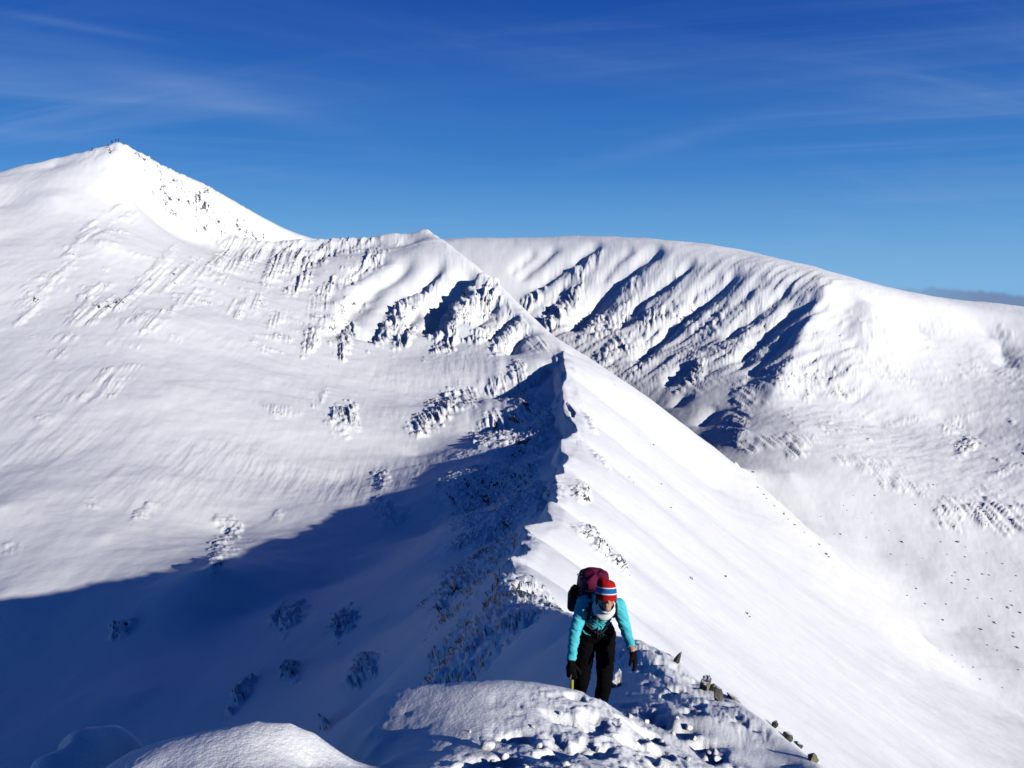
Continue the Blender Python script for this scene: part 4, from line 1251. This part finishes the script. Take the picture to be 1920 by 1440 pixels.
EDGE_ROCKS = [
    # px, py, half width px, half height px, tilt, material, dmin, label
    (1270, 1238, 5, 13, -35, M_ROCKG, 7, 'narrow grey rock slab leaning at the top of the trodden crest edge, nearest the climber'),
    (1323, 1284, 11, 15, -10, M_ROCKY, 6, 'largest olive lichened rock, tallest of the row on the crest edge'),
    (1337, 1290, 6, 9, 15, M_ROCKG, 6, 'small dark rock wedged between the olive rock and the brown rock'),
    (1345, 1303, 8, 15, 5, M_ROCKG, 6, 'upright brownish grey rock just below the olive lichened rock'),
    (1376, 1309, 16, 4, -42, M_ROCKD, 6, 'long thin dark rock blade lying along the crest edge'),
    (1452, 1359, 5, 8, 0, M_ROCKD, 4.5, 'black egg-shaped rock standing alone on the right edge of the crest'),
    (1476, 1382, 8, 7, -25, M_ROCKG, 4.5, 'rounded grey-brown rock poking from the snow below the black egg-shaped rock'),
    (1497, 1397, 9, 4, -38, M_ROCKG, 4.5, 'flat snow-covered rock on the edge between two brown rocks at lower right'),
    (1523, 1421, 8, 8, -35, M_ROCKY, 4, 'brown rock lowest on the right edge of the crest, near the bottom of the photo'),
]
for i, (px, py, hw, hh, tl, mt, dm, lab) in enumerate(EDGE_ROCKS):
    p = vis_hit(px, py + hh * .7, dm)
    sc_px = np.hypot(np.hypot(p[0], p[1]), p[2]) / FOC
    me = stone_mesh('rock', 40 + i, (hw * sc_px * 1.15, hw * sc_px * 1.2, hh * sc_px * 1.25), mt, 4)
    o = put('rock', me, (p[0], p[1], p[2] + hh * sc_px * .45), (0, math.radians(-tl), random.uniform(0, .6)))
    tag(o, lab, 'rock', 'rocks along the right edge of the trodden crest')
# snow-plastered stone behind the climber's leg
p = vis_hit(1155, 1288, 6.9)
sp = np.hypot(np.hypot(p[0], p[1]), p[2]) / FOC
M_SNOWROCK = rock_material('snow_plastered_rock', (.05, .047, .04), (.17, .16, .12), .95)
o = put('rock', stone_mesh('rock', 71, (16 * sp, 14 * sp, 28 * sp), M_SNOWROCK, 4, 11), (p[0], p[1], p[2] + 8 * sp), (0, math.radians(18), .4))
tag(o, 'white pointed rock plastered with snow, right beside the climber\'s lower leg', 'rock')

# loose lumps of snow round the trodden patch
M_CLOD = M_NEAR
CL = [(915, 1398, 13, 'large lone snow chunk lying on the smooth bank, left of the trodden patch'), (1291, 1374, 7, 'round snow lump in the blue shadow below the smooth drift'),
      (1262, 1376, 5, None), (1245, 1362, 4, None), (945, 1420, 8, None), (1010, 1398, 7, None), (1240, 1395, 6, None), (1300, 1400, 5, None), (1060, 1432, 8, None), (985, 1436, 6, None), (1120, 1404, 6, None), (1180, 1345, 6, None), (925, 1432, 5, None),
      (1270, 1352, 4, None), (1212, 1352, 5, None), (1330, 1416, 6, None), (1345, 1424, 7, None), (1290, 1424, 6, None), (1165, 1362, 5, None), (880, 1372, 3, None), (1000, 1362, 4, None), (1052, 1345, 4, None)]
for i, (px, py, r, lab) in enumerate(CL):
    p = vis_hit(px, py + r * .5, 2.2)
    sc_px = np.hypot(np.hypot(p[0], p[1]), p[2]) / FOC
    me = stone_mesh('snow_lump', 80 + i, (r * sc_px * 1.1, r * sc_px, r * sc_px * .8), M_CLOD, 3, 5, .14)
    me.attributes.new('rock', 'FLOAT', 'POINT')
    for pl in me.polygons: pl.use_smooth = True
    o = put('snow_lump', me, (p[0], p[1], p[2] + r * sc_px * .35), (0, 0, random.uniform(0, 6)))
    tag(o, lab or 'small loose lump of snow kicked up beside the trodden path', 'snow lump', 'snow lumps round the trodden path')

# boulders scattered over the corrie floor and the flank
BP = [(1457, 938, 2.5), (1479, 885, 2), (1640, 932, 4), (1582, 948, 3), (1588, 960, 2), (1608, 973, 2), (1635, 962, 2), (1639, 976, 2), (1716, 948, 3), (1750, 910, 4), (1878, 921, 3), (1539, 970, 3), (1565, 1003, 3), (1576, 1003, 4), (1595, 1016, 2), (1667, 995, 2.5), (1691, 1017, 6),
      (1764, 1017, 4), (1795, 1017, 7), (1810, 1026, 3), (1671, 1042, 3), (1776, 1042, 3), (1809, 1046, 4), (1791, 1074, 3), (1785, 1082, 4), (1776, 1089, 3), (1785, 1094, 4), (1816, 1089, 5), (1842, 1080, 4), (1855, 1080, 5), (1810, 1107, 4), (1833, 1125, 3), (1860, 1126, 3),
      (1718, 1105, 4), (1701, 1117, 3), (1734, 1135, 4), (1774, 1134, 3), (1768, 1165, 6), (1855, 1158, 3), (1866, 1170, 5), (1840, 1182, 6), (1901, 1195, 5), (1908, 1216, 5), (1890, 1142, 5), (1897, 1138, 4), (1913, 1150, 5), (1895, 1110, 4), (1900, 1190, 3), (1785, 1229, 3),
      (1790, 1249, 2.5), (1825, 1253, 3), (1802, 1281, 3), (1835, 1307, 4), (1520, 1028, 2), (1470, 962, 2), (1660, 985, 2), (1500, 985, 2), (1600, 930, 2.5), (1740, 1000, 2), (1880, 1060, 3), (1905, 1082, 3), (1850, 1040, 2.5), (1730, 1050, 2.5), (1870, 1220, 3), (1760, 1260, 2.5),
      (1910, 1260, 4), (1880, 1290, 3), (1852, 1210, 3), (1700, 1060, 2.5), (1625, 1010, 2)]
M_BOULD = rock_material('snow_dusted_rock', (.035, .034, .034), (.13, .125, .11), .5)
VAR = [stone_mesh('boulder', 150 + k, (1, .85, .7), M_BOULD, 2, 7, .12) for k in range(4)]
for i, (px, py, r) in enumerate(BP):
    p = vis_hit(px, py, 262)
    sc_px = np.hypot(np.hypot(p[0], p[1]), p[2]) / FOC
    s = r * sc_px * random.uniform(.34, .52)
    o = put('boulder', VAR[i % 4], (p[0], p[1], p[2] + s * .25), (random.uniform(-.3, .3), random.uniform(-.3, .3), random.uniform(0, 6)), s)
    tag(o, 'small dark boulder scattered on the white corrie floor at lower right', 'boulder', 'dark boulders scattered over the corrie floor')
FL = [(1225, 835, 3), (1180, 895, 3), (1188, 905, 2.5), (1240, 908, 3), (1258, 954, 3), (1360, 1082, 5), (1400, 1150, 5), (1405, 1158, 4), (1296, 1085, 5), (1152, 722, 3), (1412, 886, 3), (1420, 915, 3), (1432, 928, 2.5), (1437, 935, 2.5), (1452, 950, 3), (1470, 966, 3), (1478, 975, 2.5), (1490, 985, 3), (1508, 1000, 3), (1536, 1022, 3), (1549, 1040, 3), (1553, 1046, 3)]
for i, (px, py, r) in enumerate(FL):
    p = vis_hit(px, py, 25)
    sc_px = np.hypot(np.hypot(p[0], p[1]), p[2]) / FOC
    s = r * sc_px * random.uniform(.6, .9)
    o = put('boulder', VAR[(i + 1) % 4], (p[0], p[1], p[2] + s * .2), (random.uniform(-.3, .3), random.uniform(-.3, .3), random.uniform(0, 6)), s)
    tag(o, 'small grey stone poking through the smooth snow of the steep right flank', 'boulder', 'stones poking through the right flank of the ridge')

# ------------------------------------------------------------------ walkers on the far summit, a few pixels tall
wb = MB()
wb.cap((0, 0, .95), (0, .02, 1.35), .16, .20, e=.7, side=SX); wb.cap((0, .02, 1.40), (0, 0, 1.52), .08, .07); wb.ell((0, -.02, 1.64), (V(.09, 0, 0), V(0, .11, 0), V(0, 0, .13)))
for sd in (-1, 1):
    wb.cap((.10 * sd, 0, .92), (.11 * sd, -.06 * sd, .5), .10, .075); wb.cap((.11 * sd, -.06 * sd, .5), (.12 * sd, .04 * sd, .08), .075, .055); wb.cap((.12 * sd, .06 * sd, .05), (.13 * sd, -.16 + .06 * sd, .04), .055, .045)
    wb.cap((.21 * sd, .02, 1.38), (.27 * sd, .03 * sd, 1.1), .065, .05); wb.cap((.27 * sd, .03 * sd, 1.1), (.26 * sd, -.10, .88), .05, .04); wb.cap((.26 * sd, -.11, .87), (.26 * sd, -.15, .78), .045, .03)
wb.ell((0, .24, 1.2), (V(.15, 0, 0), V(0, .12, 0), V(0, 0, .27)))
wco, wno, wq = remeshed(wb, .028, 3)
M_WALK = plain('dark_walker_clothes', (.02, .022, .035), .9, .1)
WME = mesh_np('person', wco, wq, M_WALK)
WL = [(217, 264.5, 'dark-clad walker standing on the summit skyline, left of the pair at the very top'), (221.5, 263, 'dark-clad walker standing highest, right of the pair at the very top'), (210, 266.5, 'walker on the skyline just left of the pair at the summit'),
      (203, 278, 'walker just under the summit, highest of the file of three below the skyline'), (206, 285, 'middle walker of the file of three climbing under the summit'), (208, 289, 'lowest walker of the file of three climbing under the summit'), (173, 284, 'lone walker on the snow slope left of the summit, apart from the others')]
for i, (px, py, lab) in enumerate(WL):
    p = vis_hit(px, py, 250)
    if i == 0: o = WME
    else:
        o = WME.copy(); COL.objects.link(o)
    o.location = (p[0], p[1], p[2] - .05); o.rotation_euler = (0, 0, random.uniform(-1.5, 1.5))
    s_ = (1.0, 1.04, .96, 1.0, .98, 1.02, 1.0)[i]; o.scale = (s_,) * 3
    tag(o, lab, 'person', 'walkers on the far summit')
# ------------------------------------------------------------------ sky, sun, camera
world = bpy.data.worlds.new("World"); SC.world = world; world.use_nodes = True
wn, wl = world.node_tree.nodes, world.node_tree.links
bg = wn['Background']
sky = wn.new('ShaderNodeTexSky'); sky.sky_type = 'NISHITA'; sky.sun_disc = False
sky.sun_elevation = math.radians(SUN_EL); sky.sun_rotation = math.radians(SUN_AZ)
sky.altitude = 1000; sky.air_density = 1.0; sky.dust_density = 0.0; sky.ozone_density = 4.0
tcw = wn.new('ShaderNodeTexCoord')
sep = wn.new('ShaderNodeSeparateXYZ'); wl.new(tcw.outputs['Generated'], sep.inputs[0])
# clear winter air: the blue deepens quickly away from the horizon
ramp = wn.new('ShaderNodeValToRGB')
el = ramp.color_ramp.elements
el[0].position = 0.0; el[0].color = (.20, .50, .88, 1)
el[1].position = 1.0; el[1].color = (.002, .008, .06, 1)
for p_, c_ in ((.05, (.15, .41, .80, 1)), (.14, (.060, .24, .66, 1)), (.28, (.018, .10, .47, 1)), (.42, (.006, .045, .33, 1)), (.6, (.003, .02, .14, 1))):
    e_ = el.new(p_); e_.color = c_
wl.new(sep.outputs['Z'], ramp.inputs[0])
hs = wn.new('ShaderNodeHueSaturation'); hs.inputs['Saturation'].default_value = SKY_SAT; hs.inputs['Value'].default_value = 1.0
wl.new(sky.outputs[0], hs.inputs['Color'])
sc_ = wn.new('ShaderNodeMixRGB'); sc_.blend_type = 'MULTIPLY'; sc_.inputs[0].default_value = 1; sc_.inputs[2].default_value = (1 / SKY_STR / 2 ** EXPO,) * 3 + (1,)
wl.new(ramp.outputs[0], sc_.inputs[1])
mxs = wn.new('ShaderNodeMixRGB'); mxs.inputs[0].default_value = .80
wl.new(hs.outputs[0], mxs.inputs[1]); wl.new(sc_.outputs[0], mxs.inputs[2])

# wisps of high cirrus, and a low bank of cloud at the right-hand horizon
def m2(op, a, b_=None, c=None):
    nd_ = wn.new('ShaderNodeMath'); nd_.operation = op
    for k_, v_ in enumerate((a, b_, c)):
        if v_ is None: continue
        if isinstance(v_, (int, float)): nd_.inputs[k_].default_value = v_
        else: wl.new(v_, nd_.inputs[k_])
    return nd_.outputs[0]


def mrange(v_, a, b_, lo=0.0, hi=1.0):
    nd_ = wn.new('ShaderNodeMapRange'); nd_.interpolation_type = 'SMOOTHSTEP'
    nd_.inputs['From Min'].default_value = a; nd_.inputs['From Max'].default_value = b_; nd_.inputs['To Min'].default_value = lo; nd_.inputs['To Max'].default_value = hi
    wl.new(v_, nd_.inputs['Value']); return nd_.outputs[0]


az_ = m2('ARCTAN2', sep.outputs['X'], sep.outputs['Y'])
el_ = m2('ARCSINE', sep.outputs['Z'])
# direction projected on a flat cloud layer, so that wisps shrink towards the horizon
zz_ = m2('ADD', m2('MAXIMUM', sep.outputs['Z'], 0.0), .06)
cu_, cv_ = m2('DIVIDE', sep.outputs['X'], zz_), m2('DIVIDE', sep.outputs['Y'], zz_)
def streaks(rot, sx_, sy_, seed, scale, detail=6, rough=.6):
    cb = wn.new('ShaderNodeCombineXYZ')
    c_, s_ = math.cos(rot), math.sin(rot)
    wl.new(m2('MULTIPLY', m2('ADD', m2('MULTIPLY', cu_, c_), m2('MULTIPLY', cv_, s_)), sx_), cb.inputs[0])
    wl.new(m2('MULTIPLY', m2('ADD', m2('MULTIPLY', cu_, -s_), m2('MULTIPLY', cv_, c_)), sy_), cb.inputs[1])
    cb.inputs[2].default_value = seed
    nt = wn.new('ShaderNodeTexNoise'); nt.inputs['Scale'].default_value = scale; nt.inputs['Detail'].default_value = detail; nt.inputs['Roughness'].default_value = rough; nt.inputs['Distortion'].default_value = .6
    wl.new(cb.outputs[0], nt.inputs['Vector'])
    return nt.outputs['Fac']


w1 = mrange(streaks(.5, .45, 1.5, 3.1, .6), .45, .85)
w2 = mrange(streaks(-.35, .28, 2.2, 9.4, .8), .45, .85)
def blob(a0, e0, ra, re):
    d_ = m2('ADD', m2('POWER', m2('DIVIDE', m2('SUBTRACT', az_, a0), ra), 2.0), m2('POWER', m2('DIVIDE', m2('SUBTRACT', el_, e0), re), 2.0))
    return m2('POWER', 2.718, m2('MULTIPLY', d_, -1.0))
cover = m2('ADD', m2('MULTIPLY', blob(-.52, .19, .24, .06), .9), m2('ADD', m2('MULTIPLY', blob(.52, .22, .22, .13), .75), m2('ADD', m2('MULTIPLY', blob(.10, .30, .25, .06), .5), .12)))
wsp = m2('MULTIPLY', m2('MULTIPLY', m2('ADD', w1, m2('MULTIPLY', w2, .8)), cover), .30)
# two thin drawn-out streaks
def streak(a0, e0, la, wd, slope, amt):
    da_ = m2('SUBTRACT', az_, a0); de_ = m2('SUBTRACT', m2('SUBTRACT', el_, e0), m2('MULTIPLY', da_, slope))
    return m2('MULTIPLY', m2('POWER', 2.718, m2('MULTIPLY', m2('ADD', m2('POWER', m2('DIVIDE', da_, la), 2.0), m2('POWER', m2('DIVIDE', de_, wd), 2.0)), -1.0)), amt)
wsp = m2('ADD', wsp, m2('MULTIPLY', streak(-.47, .265, .07, .004, -.05, .14), m2('ADD', w2, .5)))
wsp = m2('ADD', wsp, m2('MULTIPLY', streak(.19, .165, .10, .010, .22, .11), m2('ADD', w1, .5)))
wsp = m2('ADD', wsp, m2('MULTIPLY', streak(-.33, .205, .16, .016, -.22, .11), m2('ADD', w1, .5)))
wsp = m2('MINIMUM', wsp, .6)
cl_ = wn.new('ShaderNodeMixRGB'); wl.new(wsp, cl_.inputs[0]); wl.new(mxs.outputs[0], cl_.inputs[1])
cl_.inputs[2].default_value = tuple(v_ / SKY_STR / 2 ** EXPO for v_ in (.40, .52, .78)) + (1,)
bank_top = m2('ADD', m2('MULTIPLY', streaks(0, 1.2, 1.2, 5.0, .8), .030), -.022)
bk_ = m2('MULTIPLY', mrange(m2('SUBTRACT', el_, bank_top), .003, -.003), mrange(az_, .40, .55))
cb_ = wn.new('ShaderNodeMixRGB'); wl.new(m2('MULTIPLY', bk_, .85), cb_.inputs[0]); wl.new(cl_.outputs[0], cb_.inputs[1])
cb_.inputs[2].default_value = tuple(v_ / SKY_STR / 2 ** EXPO for v_ in (.17, .23, .40)) + (1,)
wl.new(cb_.outputs[0], bg.inputs['Color'])
bg.inputs['Strength'].default_value = SKY_STR

sun = bpy.data.lights.new('sun', 'SUN'); sun.energy = SUN_E; sun.angle = math.radians(.53); sun.color = (1.0, .955, .88)
so = bpy.data.objects.new('sun', sun); COL.objects.link(so)
sdir = Vector((math.sin(math.radians(SUN_AZ)) * math.cos(math.radians(SUN_EL)), math.cos(math.radians(SUN_AZ)) * math.cos(math.radians(SUN_EL)), math.sin(math.radians(SUN_EL))))
so.rotation_euler = sdir.to_track_quat('Z', 'Y').to_euler()
so.location = (30, -20, 30)

cam = bpy.data.cameras.new('camera'); co_ = bpy.data.objects.new('camera', cam); COL.objects.link(co_)
cam.sensor_width = 36; cam.lens = FOC / 1920 * 36
cam.clip_start = .1; cam.clip_end = 20000
co_.rotation_euler = (math.radians(90) - PITCH, 0, 0)
SC.camera = co_
SC.view_settings.view_transform = 'Standard'; SC.view_settings.look = 'None'
SC.view_settings.exposure = EXPO; SC.view_settings.gamma = 1
SC.cycles.max_bounces = 4; SC.cycles.diffuse_bounces = 0; SC.cycles.glossy_bounces = 1
